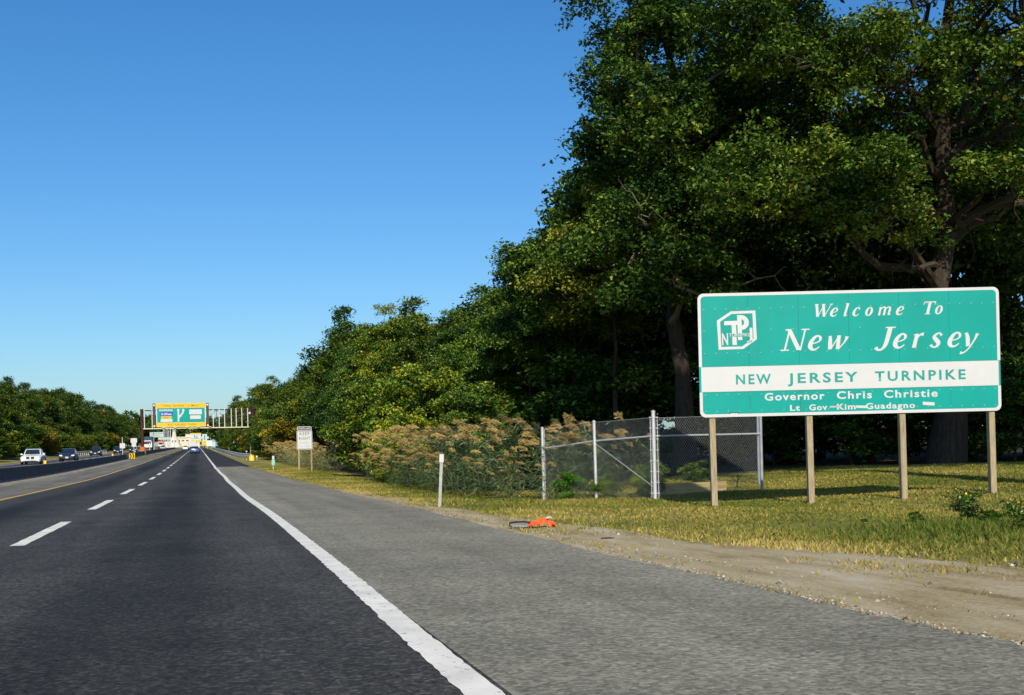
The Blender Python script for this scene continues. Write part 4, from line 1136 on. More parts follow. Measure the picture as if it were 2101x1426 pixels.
# ------------------------------------------------------------------ orange plastic wreck on the dirt
def debris():
    x, y = 4.78, 16.95; z = gz(x, y) + 0.02
    root = empty('crushed_plastic', (x, y, z), R(-10), 'crushed shiny orange plastic sheet lying on the roadside dirt', 'debris')
    rng = np.random.default_rng(12)
    nu, nv = 26, 14; vs = []
    for i in range(nu):
        for j in range(nv):
            u, v = i/(nu-1), j/(nv-1)
            px = -0.23 + 0.43*u; py = -0.12 + 0.26*v
            h = 0.145*math.sin(PI*min(1, max(0, u*1.05)))**0.6 * math.sin(PI*(0.12+0.76*v))**0.7 * (0.55+0.6*u)
            h += 0.018*math.sin(u*23+v*7) + 0.014*math.sin(u*11-v*19) + rng.normal(0, 0.004)
            h -= 0.09*math.exp(-((u-0.74)/0.06)**2 - ((v-0.15)/0.22)**2)
            vs.append((px + 0.02*math.sin(v*9), py + 0.02*math.sin(u*13), max(h, 0.002)))
    fs = [(i*nv+j, (i+1)*nv+j, (i+1)*nv+j+1, i*nv+j+1) for i in range(nu-1) for j in range(nv-1)]
    mb = MB(); mb.add(vs, fs); o = mb.build('sheet', M_ORANGE, root, smooth=True)
    MB().tube([(0.05, -0.02, 0.135), (0.10, -0.03, 0.150), (0.14, -0.02, 0.13)], [0.012, 0.016, 0.006], 6).build('flap', M_WHITE, root)
    r2 = empty('broken_strips', (x-0.27, y+0.12, z), R(-14), 'broken black and bluish grey plastic strips left of the orange plastic', 'debris')
    def stripb(pts, w, m, nm):
        mb = MB()
        for a, b in zip(pts[:-1], pts[1:]):
            mb.add([(a[0], a[1]-w/2, a[2]), (b[0], b[1]-w/2, b[2]), (b[0], b[1]+w/2, b[2]+0.012), (a[0], a[1]+w/2, a[2]+0.012), (a[0], a[1]-w/2, a[2]+0.01), (b[0], b[1]-w/2, b[2]+0.01), (b[0], b[1]+w/2, b[2]+0.022), (a[0], a[1]+w/2, a[2]+0.022)], [(0,3,2,1),(4,5,6,7),(0,1,5,4),(1,2,6,5),(2,3,7,6),(3,0,4,7)])
        mb.build(nm, m, r2)
    stripb([(-0.19, 0.02, 0.06), (-0.1, 0.03, 0.07), (0.02, 0.02, 0.075), (0.2, 0.0, 0.05)], 0.09, M_RUBBER, 'strip')
    stripb([(-0.16, -0.05, 0.035), (0.0, -0.06, 0.025), (0.14, -0.07, 0.01)], 0.05, M_BLUEGREY, 'strip')
    stripb([(-0.17, 0.0, 0.055), (-0.19, -0.03, 0.03), (-0.15, -0.06, 0.01)], 0.03, M_RUBBER, 'strip')
debris()
# loose black scraps on shoulder and dirt
rd = random.Random(6)
def scrap(x, y, l, a, label, m=M_RUBBER):
    mb = MB(); n = 6; vs = []
    for i in range(n):
        t = i/(n-1); w = 0.005*(0.5+math.sin(PI*t))
        h = 0.012 + 0.008*math.sin(PI*t)*rd.uniform(0.4, 1)
        vs += [(-l/2+l*t, -w, h), (-l/2+l*t, w, h+0.006), (-l/2+l*t, w, h-0.008), (-l/2+l*t, -w, h-0.012)]
    fs = []
    for i in range(n-1):
        for k in range(4): fs.append((i*4+k, i*4+(k+1) % 4, (i+1)*4+(k+1) % 4, (i+1)*4+k))
    fs += [(3, 2, 1, 0), ((n-1)*4, (n-1)*4+1, (n-1)*4+2, (n-1)*4+3)]
    mb.add(vs, fs); o = mb.build('rubber_scrap', m)
    zz = gz(x, y)+0.018 if x > 4.25 else zrf(y)
    o.location = (x, y, zz); o.rotation_euler = (0, 0, a)
    tag(o, label, 'scrap')
scrap(5.13, 16.2, 0.13, -0.1, 'curled black rubber scrap just right of the orange plastic')
scrap(4.86, 14.3, 0.17, -0.3, 'long thin black rubber scrap on dirt below the orange plastic')

# ------------------------------------------------------------------ median barrier
def barrier(x, y0, y1, seg, label, base=zrf, h=0.80):
    root = empty('median_barrier', (x, y0, 0), 0, label, 'barrier')
    prof = [(-0.30, -0.05), (0.30, -0.05), (0.30, 0.08), (0.17, 0.30), (0.09, h-0.05), (-0.09, h-0.05), (-0.17, 0.30), (-0.30, 0.08)]
    y = y0
    while y < y1 - 0.1:
        e = min(y + seg - 0.03, y1); n = 4; vs = []; fs = []
        for i in range(n+1):
            yy = y + (e-y)*i/n
            for (px, pz) in prof: vs.append((px, yy-y0, base(yy)+pz))
        m = len(prof)
        for i in range(n):
            for k in range(m): fs.append((i*m+k, i*m+(k+1) % m, (i+1)*m+(k+1) % m, (i+1)*m+k))
        fs += [tuple(range(m-1, -1, -1)), tuple(n*m+k for k in range(m))]
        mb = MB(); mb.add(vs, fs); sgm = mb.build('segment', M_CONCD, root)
        # paler strip on top: the sunlit top edge put into the colour
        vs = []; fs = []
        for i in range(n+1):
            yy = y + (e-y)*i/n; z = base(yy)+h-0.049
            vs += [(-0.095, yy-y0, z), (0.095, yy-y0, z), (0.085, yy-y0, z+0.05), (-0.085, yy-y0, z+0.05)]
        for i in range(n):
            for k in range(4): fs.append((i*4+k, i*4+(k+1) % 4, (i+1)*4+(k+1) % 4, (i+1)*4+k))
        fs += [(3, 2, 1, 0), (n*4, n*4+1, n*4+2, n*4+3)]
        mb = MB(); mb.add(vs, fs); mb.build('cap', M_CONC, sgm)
        y += seg
    return root
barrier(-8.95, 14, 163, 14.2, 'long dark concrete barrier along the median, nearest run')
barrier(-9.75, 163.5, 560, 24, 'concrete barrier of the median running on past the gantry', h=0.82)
# pale concrete gutter along the barrier foot
def gutter():
    yy = np.concatenate([np.arange(0, 166, 2.0)]); n = len(yy)
    prof = [(-8.64, 0.0), (-8.64, 0.12), (-8.50, 0.10), (-8.32, 0.01), (-8.30, -0.03)]
    V = np.concatenate([np.stack([np.full(n, px), yy, zr(yy)+pz], 1) for px, pz in prof]); i = np.arange(n-1)
    F = np.concatenate([np.stack([i+k*n, i+k*n+1, i+(k+1)*n+1, i+(k+1)*n], 1) for k in range(len(prof)-1)])
    o = link('kerb', np_mesh('kerb', V, F, mat('kerb_concrete', (0.34, 0.31, 0.23), 0.92, 0.3, 1.5, bump=0.3, dirt=((0.18, 0.16, 0.11), 0.7)))); o['kind'] = 'structure'
gutter()
for x, y, lab in ((-8.95, 78.5, 'yellow reflector block on the barrier top in front of the navy car'), (-8.95, 139, 'yellow reflector block on the barrier top before the white square sign'), (-9.75, 205, 'tiny yellow reflector block on the barrier top beside the gantry pole')):
    o = empty('reflector', (x, y, zrf(y) + (0.80 if y < 164 else 0.82)), 0, lab, 'reflector')
    MB().poly(rrect(-0.075, 0.075, 0.012, 0.21, 0.015), -0.03, 0.03).build('block', M_YPLAST, o); MB().cbox((0, 0, 0.008), (0.18, 0.1, 0.014)).build('foot', M_RUBBER, o)

# white square sign, sign seen from behind, chevron nose
o = empty('square_sign', (-9.42, 165.5, zrf(165)), 0, 'white square sign with faint letters on a thin post above the barrier', 'road sign')
MB().tube([(0, 0.05, 0), (0, 0.05, 3.0)], 0.045, 6).build('post', M_GALV, o)
MB().poly(rrect(-0.33, 0.33, 1.55, 2.2, 0.06), -0.01, 0.01).build('panel', M_WHITE, o)
text_part('lettering', 'NL', -0.15, 0.2, 1.7, 0.33, -0.013, M_PINK, o, 0.0)
o = empty('double_sign', (-9.52, 197, zrf(197)), 0, 'two stacked blank white sign plates on one post by the chevron', 'road sign')
MB().tube([(0, 0.05, 0), (0, 0.05, 2.95)], 0.05, 6).build('post', M_GALV, o)
MB().poly(rrect(-0.47, 0.47, 2.3, 3.0, 0.06), -0.01, 0.01).build('panel', M_WHITE, o)
MB().poly(rrect(-0.33, 0.33, 1.68, 2.29, 0.06), -0.01, 0.01).build('panel', M_WHITE, o)
o = empty('chevron_nose', (-8.75, 174, zrf(174)), 0, 'black end box with yellow and black chevron plate at the barrier gap', 'chevron')
MB().poly(rrect(-0.35, 0.45, 0.05, 0.82, 0.06), -0.02, 0.02).build('plate', M_YELLOW, o)
for k in range(2):
    xx = -0.28 + k*0.34
    MB().poly([(xx, 0.09), (xx+0.16, 0.09), (xx+0.33, 0.435), (xx+0.16, 0.78), (xx, 0.78), (xx+0.17, 0.435)], -0.027, -0.0205).build('chevron', M_BLACK, o)
MB().box(-0.42, 0.42, 0.03, 1.8, 0.0, 0.75).build('cushion', M_RUBBER, o, bevel=0.05)
o = empty('end_cushion', (-8.9, 163.9, zrf(164)), 0, 'dark rounded end block closing the near barrier run', 'barrier end')
MB().box(-0.32, 0.32, -0.2, 0.7, 0.0, 0.86).build('block', M_RUBBER, o, bevel=0.12)
MB().box(-0.2, 0.2, 0.75, 1.3, 0.1, 0.7).build('rail_stub', M_GALVD, o)

# ------------------------------------------------------------------ overhead sign gantry
def gantry():
    gy = 239.0; gr = zrf(gy)
    root = empty('sign_gantry', (-10.0, gy, gr), 0, 'overhead gantry truss with rusty pole and white hangers over the road', 'gantry')
    Zw = lambda z: z - gr                    # heights below are absolute
    MB().tube([(0, 0, -0.3), (0, 0, 0.95)], 0.62, 14).build('plinth', M_CONC, root)
    MB().tube([(0, 0, 0.95), (0, 0, 1.0), (0, 0, 1.55), (0, 0, 1.6)], [0.42, 0.5, 0.5, 0.34], 14).build('collar', M_ORANGE, root)
    MB().tube([(0, 0, 1.0), (0, 0, Zw(10.55))], 0.30, 14).build('pole', M_RUST, root, smooth=True)
    MB().tube([(20.4, 0, -0.3), (20.4, 0, Zw(10.5))], 0.30, 14).build('pole', M_RUST, root, smooth=True)
    zt, zl = Zw(10.25), Zw(8.45)
    for yy in (-0.5, 0.5):
        for z in (zt, zl):
            MB().tube([(0, yy, z), (20.4, yy, z)], 0.085, 6).build('chord', M_RUST, root)
    nb = 12
    for i in range(nb):
        a, b = 20.4*i/nb, 20.4*(i+1)/nb
        MB().tube([(b, -0.5, zt), (b, -0.5, zl)], 0.05, 5).build('strut', M_RUST, root)
        p, q = ((a, -0.5, zt), (b, -0.5, zl)) if i % 2 == 0 else ((a, -0.5, zl), (b, -0.5, zt))
        MB().tube([p, q], 0.045, 5).build('diagonal', M_RUST, root)
        MB().tube([(b, -0.5, zt), (b, 0.5, zt)], 0.04, 5).build('cross_tie', M_RUST, root)
    for xx in (0.45, 1.85, 12.95, 14.05, 15.05, 16.3, 17.2, 18.25, 19.35):
        MB().box(xx-0.07, xx+0.07, -0.74, -0.60, Zw(6.95), Zw(10.45)).build('hanger', M_WHITE, root)
    # light walkway rail
    mb = MB(); mb.box(0.25, 19.6, -1.35, -0.76, Zw(6.74), Zw(6.92)); mb.build('walkway', M_CREAM, root)
    for k in range(5):
        xx = 3.9 + k*2.1
        MB().cbox((xx, -1.5, Zw(7.0)), (0.5, 0.22, 0.12)).build('lamp', M_CREAM, root)
    MB().tube([(19.75, -0.7, Zw(9.3)), (19.75, -0.7, Zw(10.2))], 0.35, 10).build('camera_housing', M_RUST, root)
    MB().tube([(19.5, -1.1, Zw(9.35)), (19.9, -1.15, Zw(9.55))], [0.2, 0.24], 10).build('camera_dome', M_WHITE, root, smooth=True)
    # sign panel hung on the truss: its own thing
    sx0, sx1, sz0, sz1 = -7.42, 1.60, 7.08, 11.55
    s = empty('overhead_sign', (-2.91, gy-0.80, sz0), 0, 'yellow and green overhead toll plaza sign hanging on the gantry', 'road sign')
    w2 = (sx1-sx0)/2; H = sz1-sz0
    MB().poly(rrect(-w2, w2, 0, H, 0.22), 0.0, 0.05).build('panel', M_WHITE, s)
    MB().box(-w2+0.18, w2-0.18, -0.008, -0.001, 0.86, H-0.90).build('field', M_TEAL, s)
    MB().poly(rrect(-w2+0.03, w2-0.03, 0.03, 0.82, 0.2, 6, (1, 1, 0, 0)), -0.008, -0.001).build('band', M_YELLOW, s)
    MB().poly(rrect(-w2+0.03, w2-0.03, H-0.86, H-0.03, 0.2, 6, (0, 0, 1, 1)), -0.008, -0.001).build('band', M_YELLOW, s)
    # positions from the sign's own layout: fraction across, height
    def t(sx, sy0, sy1, s_, m, bold=0.0, sp=1.15, y=-0.012, z=None):
        a, b = sx; return text_part('lettering', s_, -w2 + 2*w2*a, -w2 + 2*w2*b, sy0, sy1-sy0, y, m, s, bold, sp)
    t((0.145, 0.56), H-0.62, H-0.29, 'TOLL PLAZA', M_BROWNTXT, 0.02, 1.25); t((0.65, 0.66), H-0.62, H-0.29, '1', M_BROWNTXT); t((0.715, 0.86), H-0.62, H-0.29, 'MILE', M_BROWNTXT, 0.01, 1.2)
    t((0.215, 0.33), 0.27, 0.63, 'ALL', M_BROWNTXT, 0.01, 1.2); t((0.38, 0.585), 0.27, 0.63, 'LANES', M_BROWNTXT, 0.01, 1.2); t((0.64, 0.80), 0.27, 0.63, 'THRU', M_BROWNTXT, 0.01, 1.2)
    t((0.065, 0.335), H-1.47, H-1.13, 'EXPRESS', M_WHITE, 0.05, 1.1)
    fx = lambda a: -w2 + 2*w2*a
    def plate(a, b, z0, z1, m, r=0.06, y=-0.012): return MB().poly(rrect(fx(a), fx(b), z0, z1, r), y, -0.0085).build('plate', m, s)
    plate(0.085, 0.335, H-2.37, H-1.66, M_BLUE); t((0.105, 0.31), H-2.20, H-1.82, 'E-ZPass', M_WHITE, 0.04, 0.95, -0.016)
    plate(0.10, 0.31, H-2.88, H-2.39, M_YELLOW, 0.1); t((0.14, 0.275), H-2.76, H-2.52, 'ONLY', M_BROWNTXT, 0.02, 1.0, -0.016)
    plate(0.09, 0.325, H-3.50, H-2.93, M_WHITE, 0.08)
    plate(0.665, 0.92, H-2.14, H-1.20, M_WHITE, 0.08)
    for k, a in enumerate((0.70, 0.74, 0.79, 0.83, 0.87)): plate(a, a+0.006, H-1.72 + (0.1 if k in (0, 4) else -0.1), H-1.60 + (0.1 if k in (0, 4) else -0.1), M_GREYTXT, 0.01, -0.015)
    plate(0.685, 0.90, H-3.02, H-2.34, M_WHITE, 0.08)
    plate(0.70, 0.72, H-2.62, H-2.44, M_PINK, 0.02, -0.015); plate(0.82, 0.89, H-2.56, H-2.42, M_PINK, 0.02, -0.015); plate(0.74, 0.86, H-2.92, H-2.84, M_PINK, 0.01, -0.015)
    # forked arrow
    def arrow(pts): MB().poly(pts, -0.013, -0.0085).build('arrow', M_WHITE, s)
    ax = fx(0.445)
    MB().box(ax-0.13, ax+0.16, -0.012, -0.0085, 0.98, H-1.35).build('arrow', M_WHITE, s)
    MB().poly([(ax-0.30, H-1.38), (ax+0.32, H-1.38), (ax+0.01, H-1.0)], -0.0135, -0.0085).build('arrow_head', M_WHITE, s)
    bx = fx(0.545)
    MB().poly([(ax+0.05, 1.75), (ax+0.3, 1.75), (bx-0.02, 2.45), (bx+0.16, 2.85), (bx+0.16, H-1.36), (bx-0.13, H-1.36), (bx-0.13, 2.9), (bx-0.3, 2.6), (ax+0.15, 2.1)], -0.0135, -0.0085).build('arrow', M_WHITE, s)
    MB().poly([(bx-0.32, H-1.38), (bx+0.34, H-1.38), (bx+0.01, H-1.0)], -0.0145, -0.0085).build('arrow_head', M_WHITE, s)
    # flashing-lamp housings each side
    for a in (-w2-0.58, w2+0.10):
        h = MB().box(a, a+0.48, -0.1, 0.3, -0.1, H-0.02).build('lamp_housing', M_DKBROWN, s)
        for z in (0.22, H-0.35):
            mb = MB(); mb.tube([(a+0.24, -0.16, z), (a+0.24, -0.102, z)], 0.15, 12); mb.build('lamp', M_AMBER, h)
gantry()

# ------------------------------------------------------------------ cars
def car_paint(name, rgb, rough=0.25): return mat(name, rgb, rough, 0.04, 2, spec=0.6, coat=0.6)
def car(label, paint, x, y, z, rz, L_=4.75, W=1.82, H=1.46, grille='wide', lights=True, plate=True, detail=True):
    root = empty('car', (x, y, z), rz, label, 'car')
    hw = W/2
    # stations along the length, front at -y: (y, belt half width, z low, z belt, z top, top half width)
    st = [(-L_/2, 0.78, 0.32, 0.52, 0.60, 0.62), (-L_/2+0.12, 0.92, 0.24, 0.60, 0.70, 0.74), (-L_/2+0.5, 0.99, 0.22, 0.68, 0.80, 0.80), (-L_*0.19, 1.0, 0.22, 0.80, 0.92, 0.84),
          (L_*0.05, 1.0, 0.22, 0.84, 0.94, 0.86), (L_*0.30, 1.0, 0.22, 0.86, 0.97, 0.86), (L_/2-0.45, 0.99, 0.24, 0.86, 0.99, 0.80), (L_/2-0.08, 0.93, 0.26, 0.78, 0.96, 0.74), (L_/2, 0.82, 0.34, 0.66, 0.80, 0.62)]
    vs = []; fs = []
    for (yy, wb, z0, zb, zt, wt) in st:
        vs += [(-hw*wb*0.9, yy, z0), (-hw*wb, yy, z0+0.16), (-hw*wb*0.99, yy, zb), (-hw*wt, yy, zt), (0, yy, zt+0.025), (hw*wt, yy, zt), (hw*wb*0.99, yy, zb), (hw*wb, yy, z0+0.16), (hw*wb*0.9, yy, z0)]
    m = 9
    for i in range(len(st)-1):
        for k in range(m): fs.append((i*m+k, (i+1)*m+k, (i+1)*m+(k+1) % m, i*m+(k+1) % m))
    fs += [tuple(range(m)), tuple((len(st)-1)*m+k for k in range(m-1, -1, -1))]
    mb = MB(); mb.add(vs, fs); body = mb.build('body', paint, root, smooth=True)
    # cabin
    cb = [(-L_*0.17, 0.82, 0.93, 0.82, 0.93), (-L_*0.02, 0.84, 0.93, 0.70, H-0.06), (L_*0.06, 0.84, 0.93, 0.70, H), (L_*0.22, 0.84, 0.94, 0.68, H-0.05), (L_*0.38, 0.80, 0.97, 0.76, 0.98)]
    vs = []; fs = []
    for (yy, wb, z0, wt, zt) in cb: vs += [(-hw*wb, yy, z0-0.02), (-hw*wt, yy, zt), (hw*wt, yy, zt), (hw*wb, yy, z0-0.02)]
    for i in range(len(cb)-1):
        for k in range(3): fs.append((i*4+k, (i+1)*4+k, (i+1)*4+k+1, i*4+k+1))
    mb = MB(); mb.add(vs, fs); mb.build('cabin', paint, root)
    def glass(nm, q, off):
        c = sum((Vector(p) for p in q), Vector())/4; n = (Vector(q[1])-Vector(q[0])).cross(Vector(q[2])-Vector(q[0])).normalized()
        if n.dot(c - Vector((0, c.y*0.0, 0.6))) < 0: n = -n
        pts = [c + (Vector(p)-c)*0.90 + n*off for p in q]
        mb = MB(); mb.add(pts, [(0, 1, 2, 3)]); return mb.build(nm, M_GLASS, root)
    def V4(i, k): yy, wb, z0, wt, zt = cb[i]; return [(-hw*wb, yy, z0), (-hw*wt, yy, zt), (hw*wt, yy, zt), (hw*wb, yy, z0)][k]
    glass('windscreen', [V4(0, 0), V4(0, 3), V4(1, 2), V4(1, 1)], 0.012)
    glass('rear_window', [V4(4, 0), V4(3, 1), V4(3, 2), V4(4, 3)], 0.012)
    for a, b in ((0, 1), (3, 2)):
        lo = lambda i: V4(i, a if a == 0 else 3); hi = lambda i: V4(i, b)
        glass('side_window', [lo(1), lo(2), hi(2), hi(1)] if False else [lo(0), lo(2), hi(2), hi(1)], 0.012)
        glass('side_window', [lo(2), lo(4), hi(3), hi(2)], 0.012)
    # wheels
    for sx in (-1, 1):
        for yy in (-L_*0.315, L_*0.29):
            w = MB(); w.tube([(sx*(hw-0.20), yy, 0.325), (sx*(hw-0.19), yy, 0.325), (sx*(hw+0.01), yy, 0.325), (sx*(hw+0.015), yy, 0.325)], [0.30, 0.325, 0.325, 0.30], 18)
            t_ = w.build('wheel', M_RUBBER, root)
            MB().tube([(sx*(hw+0.0151), yy, 0.325), (sx*(hw+0.03), yy, 0.325)], [0.22, 0.19], 14).build('rim', M_CHROME, t_)
    for sx in (-1, 1):
        MB().cbox((sx*hw*1.06, -L_*0.10, 0.98), (0.20, 0.12, 0.14)).build('mirror', paint, root, bevel=0.03)
        q = [(sx*hw*0.50, -L_/2+0.015, 0.57), (sx*hw*0.86, -L_/2+0.10, 0.58), (sx*hw*0.88, -L_/2+0.14, 0.72), (sx*hw*0.55, -L_/2+0.04, 0.68)]
        c = sum((Vector(p) for p in q), Vector())/4
        mb = MB(); mb.add([Vector(p)+Vector((0, -0.05, 0)) for p in q] + [Vector(p)+Vector((0, 0.15, 0)) for p in q], [(0, 1, 2, 3), (7, 6, 5, 4), (0, 4, 5, 1), (1, 5, 6, 2), (2, 6, 7, 3), (3, 7, 4, 0)])
        mb.build('headlight', M_HEAD, root)
        MB().cbox((sx*hw*0.68, L_/2-0.03, 0.74), (hw*0.36, 0.12, 0.16)).build('tail_light', M_TAIL, root)
    if grille == 'split':
        for sx in (-1, 1): MB().box(sx*0.06 if sx > 0 else -0.36, 0.36 if sx > 0 else -0.06, -L_/2-0.03, -L_/2+0.05, 0.50, 0.72).build('grille', M_BLACK, root)
        MB().box(-0.5, 0.5, -L_/2-0.02, -L_/2+0.05, 0.30, 0.36).build('lower_grille', M_BLACK, root)
    else:
        MB().poly([(-0.5, 0.30), (0.5, 0.30), (0.62, 0.44), (0.45, 0.50), (-0.45, 0.50), (-0.62, 0.44)], -L_/2-0.03, -L_/2+0.05).build('grille', M_BLACK, root)
    if plate:
        MB().cbox((0, -L_/2-0.05, 0.42), (0.32, 0.02, 0.16)).build('plate', M_WHITE, root)
        MB().cbox((0, L_/2+0.015, 0.60), (0.32, 0.02, 0.16)).build('plate', M_WHITE, root)
    MB().box(-hw*0.85, hw*0.85, -L_/2+0.25, L_/2-0.25, 0.16, 0.30).build('underbody', M_RUBBER, root)
    return root
P_WHITE = car_paint('white_car_paint', (0.80, 0.80, 0.78)); P_NAVY = car_paint('navy_car_paint', (0.012, 0.018, 0.05)); P_BLK = car_paint('black_car_paint', (0.01, 0.01, 0.012)); P_BLUE = car_paint('blue_car_paint', (0.03, 0.10, 0.30)); P_SILV = car_paint('silver_car_paint', (0.5, 0.5, 0.5))
def oz(y): return zrf(y) + 0.25
car('white sedan with twin black grilles coming on the opposite carriageway', P_WHITE, -15.5, 126.8, oz(126.8), 0, 4.9, 1.9, 1.5, 'split')
car('dark navy car with bright headlights behind the white sedan', P_NAVY, -14.1, 146, oz(146), 0, 4.5, 1.78, 1.45)
car('black car third in line on the opposite carriageway', P_BLK, -17.0, 222, oz(222), 0, 4.4, 1.8, 1.6)
car('black car with white lights left of the white square sign', P_BLK, -16.7, 278, oz(278), 0, 4.5, 1.8, 1.5)
car('dark car half hidden between the two white signs', P_BLK, -15.4, 316, oz(316), 0, 4.6, 1.8, 1.5)
car('small far white car on the opposite carriageway past the gantry', P_SILV, -12.4, 470, oz(470), 0)
car('blue sedan seen from behind in our lane under the gantry', P_BLUE, -0.6, 262, zrf(262), PI, 4.7, 1.85, 1.48)
car('pale car far ahead in the left lane', P_WHITE, -4.1, 430, zrf(430), PI)

# ------------------------------------------------------------------ trucks, far signs, toll plaza
def truck(label, x, y, z, rz, box_m, cab_m, W=2.5, H=3.9, L_=9.0):
    """rigid box truck, rear towards -y when rz = 0"""
    root = empty('truck', (x, y, z), rz, label, 'truck')
    MB().box(-W/2, W/2, 0, L_-2.2, 1.0, H).build('cargo_box', box_m, root, bevel=0.04)
    MB().box(-W/2+0.08, W/2-0.08, -0.03, -0.005, 1.1, H-0.12).build('rear_door', box_m, root)
    MB().box(-W/2+0.1, W/2-0.1, 0.2, L_, 0.65, 0.98).build('chassis', M_RUBBER, root)
    cabm = MB(); cabm.poly([(0, 0), (W-0.3, 0), (W-0.3, 1.2), (W-0.5, 2.0), (0.2, 2.0), (0, 1.2)], 0, 1.9); c = cabm.build('cab', cab_m, root); c.location = (-W/2+0.15, L_-2.1, 0.8)
    MB().box(0.25, W-0.55, 1.905, 1.93, 1.0, 1.8).build('windscreen', M_GLASS, c)
    for sx in (-1, 1):
        for yy in (1.6, L_-1.2):
            MB().tube([(sx*(W/2-0.35), yy, 0.5), (sx*(W/2-0.02), yy, 0.5)], 0.5, 14).build('wheel', M_RUBBER, root)
        MB().cbox((sx*W*0.4, -0.02, 0.9), (0.2, 0.06, 0.14)).build('tail_light', M_TAIL, root)
    return root
truck('white box truck ahead, right behind the blue sedan', -1.7, 470, zrf(470), 0, M_WHITE, M_WHITE, 2.55, 3.0)
truck('cream box truck ahead in the left lane', -4.6, 480, zrf(480), 0, M_CREAM, M_CREAM, 2.5, 3.1)
truck('dark blue truck coming on the opposite carriageway past the gantry', -13.0, 350, oz(350), PI, mat('dark_blue_paint', (0.015, 0.035, 0.08), 0.5, 0.1, 1), P_WHITE, 2.6, 3.9)
truck('orange and white tanker-like truck far on the opposite carriageway', -15.5, 560, oz(560), PI, mat('truck_orange', (0.62, 0.10, 0.02), 0.5, 0.1, 1), M_WHITE, 2.5, 3.4)
truck('yellow truck far ahead at the toll plaza', 3.4, 690, zrf(690), 0, M_YELLOW, M_YELLOW, 2.6, 3.9)

def slab_sign(label, x, y, z0, w, h, fields, posts=True, cat='road sign', name='guide_sign'):
    root = empty(name, (x, y, 0), 0, label, cat)
    MB().poly(rrect(-w/2, w/2, z0, z0+h, 0.15), -0.04, 0.04).build('panel', M_WHITE, root)
    for (a, b, c, d, m) in fields: MB().box(-w/2+w*a, -w/2+w*b, -0.055, -0.042, z0+h*c, z0+h*d).build('field', m, root)
    if posts:
        for xx in (-w*0.35, w*0.35): MB().box(xx-0.12, xx+0.12, 0.05, 0.25, zrf(y)-0.5, z0+h*0.9).build('post', M_GALVD, root)
    return root
zp = lambda y: zrf(y)
slab_sign('far overhead sign with yellow base and teal marks before the toll plaza', -0.9, 640, zp(640)+3.0, 5.3, 4.6, [(0.02, 0.98, 0.84, 0.99, M_YELLOW), (0.36, 0.46, 0.45, 0.78, M_TEAL), (0.56, 0.66, 0.4, 0.7, M_TEAL), (0.03, 0.97, 0.02, 0.22, M_YELLOW), (0.03, 0.97, 0.36, 0.385, M_GREYTXT)])
slab_sign('far white overhead sign with teal arrow right of the yellow one', 3.5, 642, zp(642)+3.6, 2.4, 3.4, [(0.38, 0.62, 0.12, 0.86, M_TEAL), (0.05, 0.3, 0.3, 0.34, M_GREYTXT)])
slab_sign('white board sign standing beside the far right shoulder', 4.6, 520, zp(520)+1.0, 2.3, 2.4, [(0.05, 0.95, 0.06, 0.94, mat('pale_board', (0.62, 0.70, 0.70), 0.6, 0.1, 1))])
slab_sign('pale blue board sign at the far end of the guardrail', 6.4, 516, zp(516)+0.7, 1.2, 2.0, [(0.08, 0.92, 0.05, 0.95, mat('pale_blue_board', (0.35, 0.62, 0.72), 0.6, 0.1, 1))])
g1 = slab_sign('pale green overhead guide sign across the opposite carriageway', -18.6, 600, zp(600)+5.6, 6.2, 2.4, [(0, 1, 0.86, 1.0, M_PALEGREEN), (0.03, 0.97, 0.05, 0.2, M_PALEGREEN), (0.04, 0.94, 0.62, 0.72, M_GREYTXT), (0.04, 0.9, 0.34, 0.46, M_PALEGREEN), (0.1, 0.8, 0.28, 0.33, M_GREYTXT)])
lpz = zrf(395)
lpo = empty('lamp_post', (-13.2, 395, lpz), 0, 'pale wooden lamp pole left of the far toll plaza', 'lamp post')
MB().tube([(0, 0, 0), (0, 0, 5.6)], [0.17, 0.13], 10).build('pole', M_CREAM, lpo); MB().tube([(0, 0, 5.6), (-0.1, -0.6, 5.75), (-0.25, -0.9, 5.4)], [0.14, 0.16, 0.1], 8).build('lamp_head', M_WHITE, lpo)
wp = empty('flag_post', (-10.6, 290, zrf(290)), 0, 'short white post with pointed top beside the gantry pole', 'post')
MB().tube([(0, 0, 0), (0, 0, 1.9)], 0.09, 8).build('shaft', M_WHITE, wp); MB().tube([(0, 0, 1.85), (0, 0, 1.95), (0, 0, 2.4)], [0.36, 0.34, 0.03], 10).build('cap', M_WHITE, wp)
for k, (x, h) in enumerate(((-17.0, 10.5), (-16.2, 11.0), (-15.0, 12.0), (-13.2, 12.6), (-11.2, 13.2), (-14.1, 9.5))):
    o = empty('light_mast', (x*0.98-1.5, 700, zrf(700)), 0, 'thin grey mast among the cluster left of the toll tower', 'mast', 'masts left of the toll tower')
    MB().tube([(0, 0, 0), (0, 0, h)], [0.28, 0.14], 6).build('shaft', M_GALV, o); MB().cbox((0, -0.2, h), (0.7, 0.3, 0.25)).build('head', M_GALV, o)
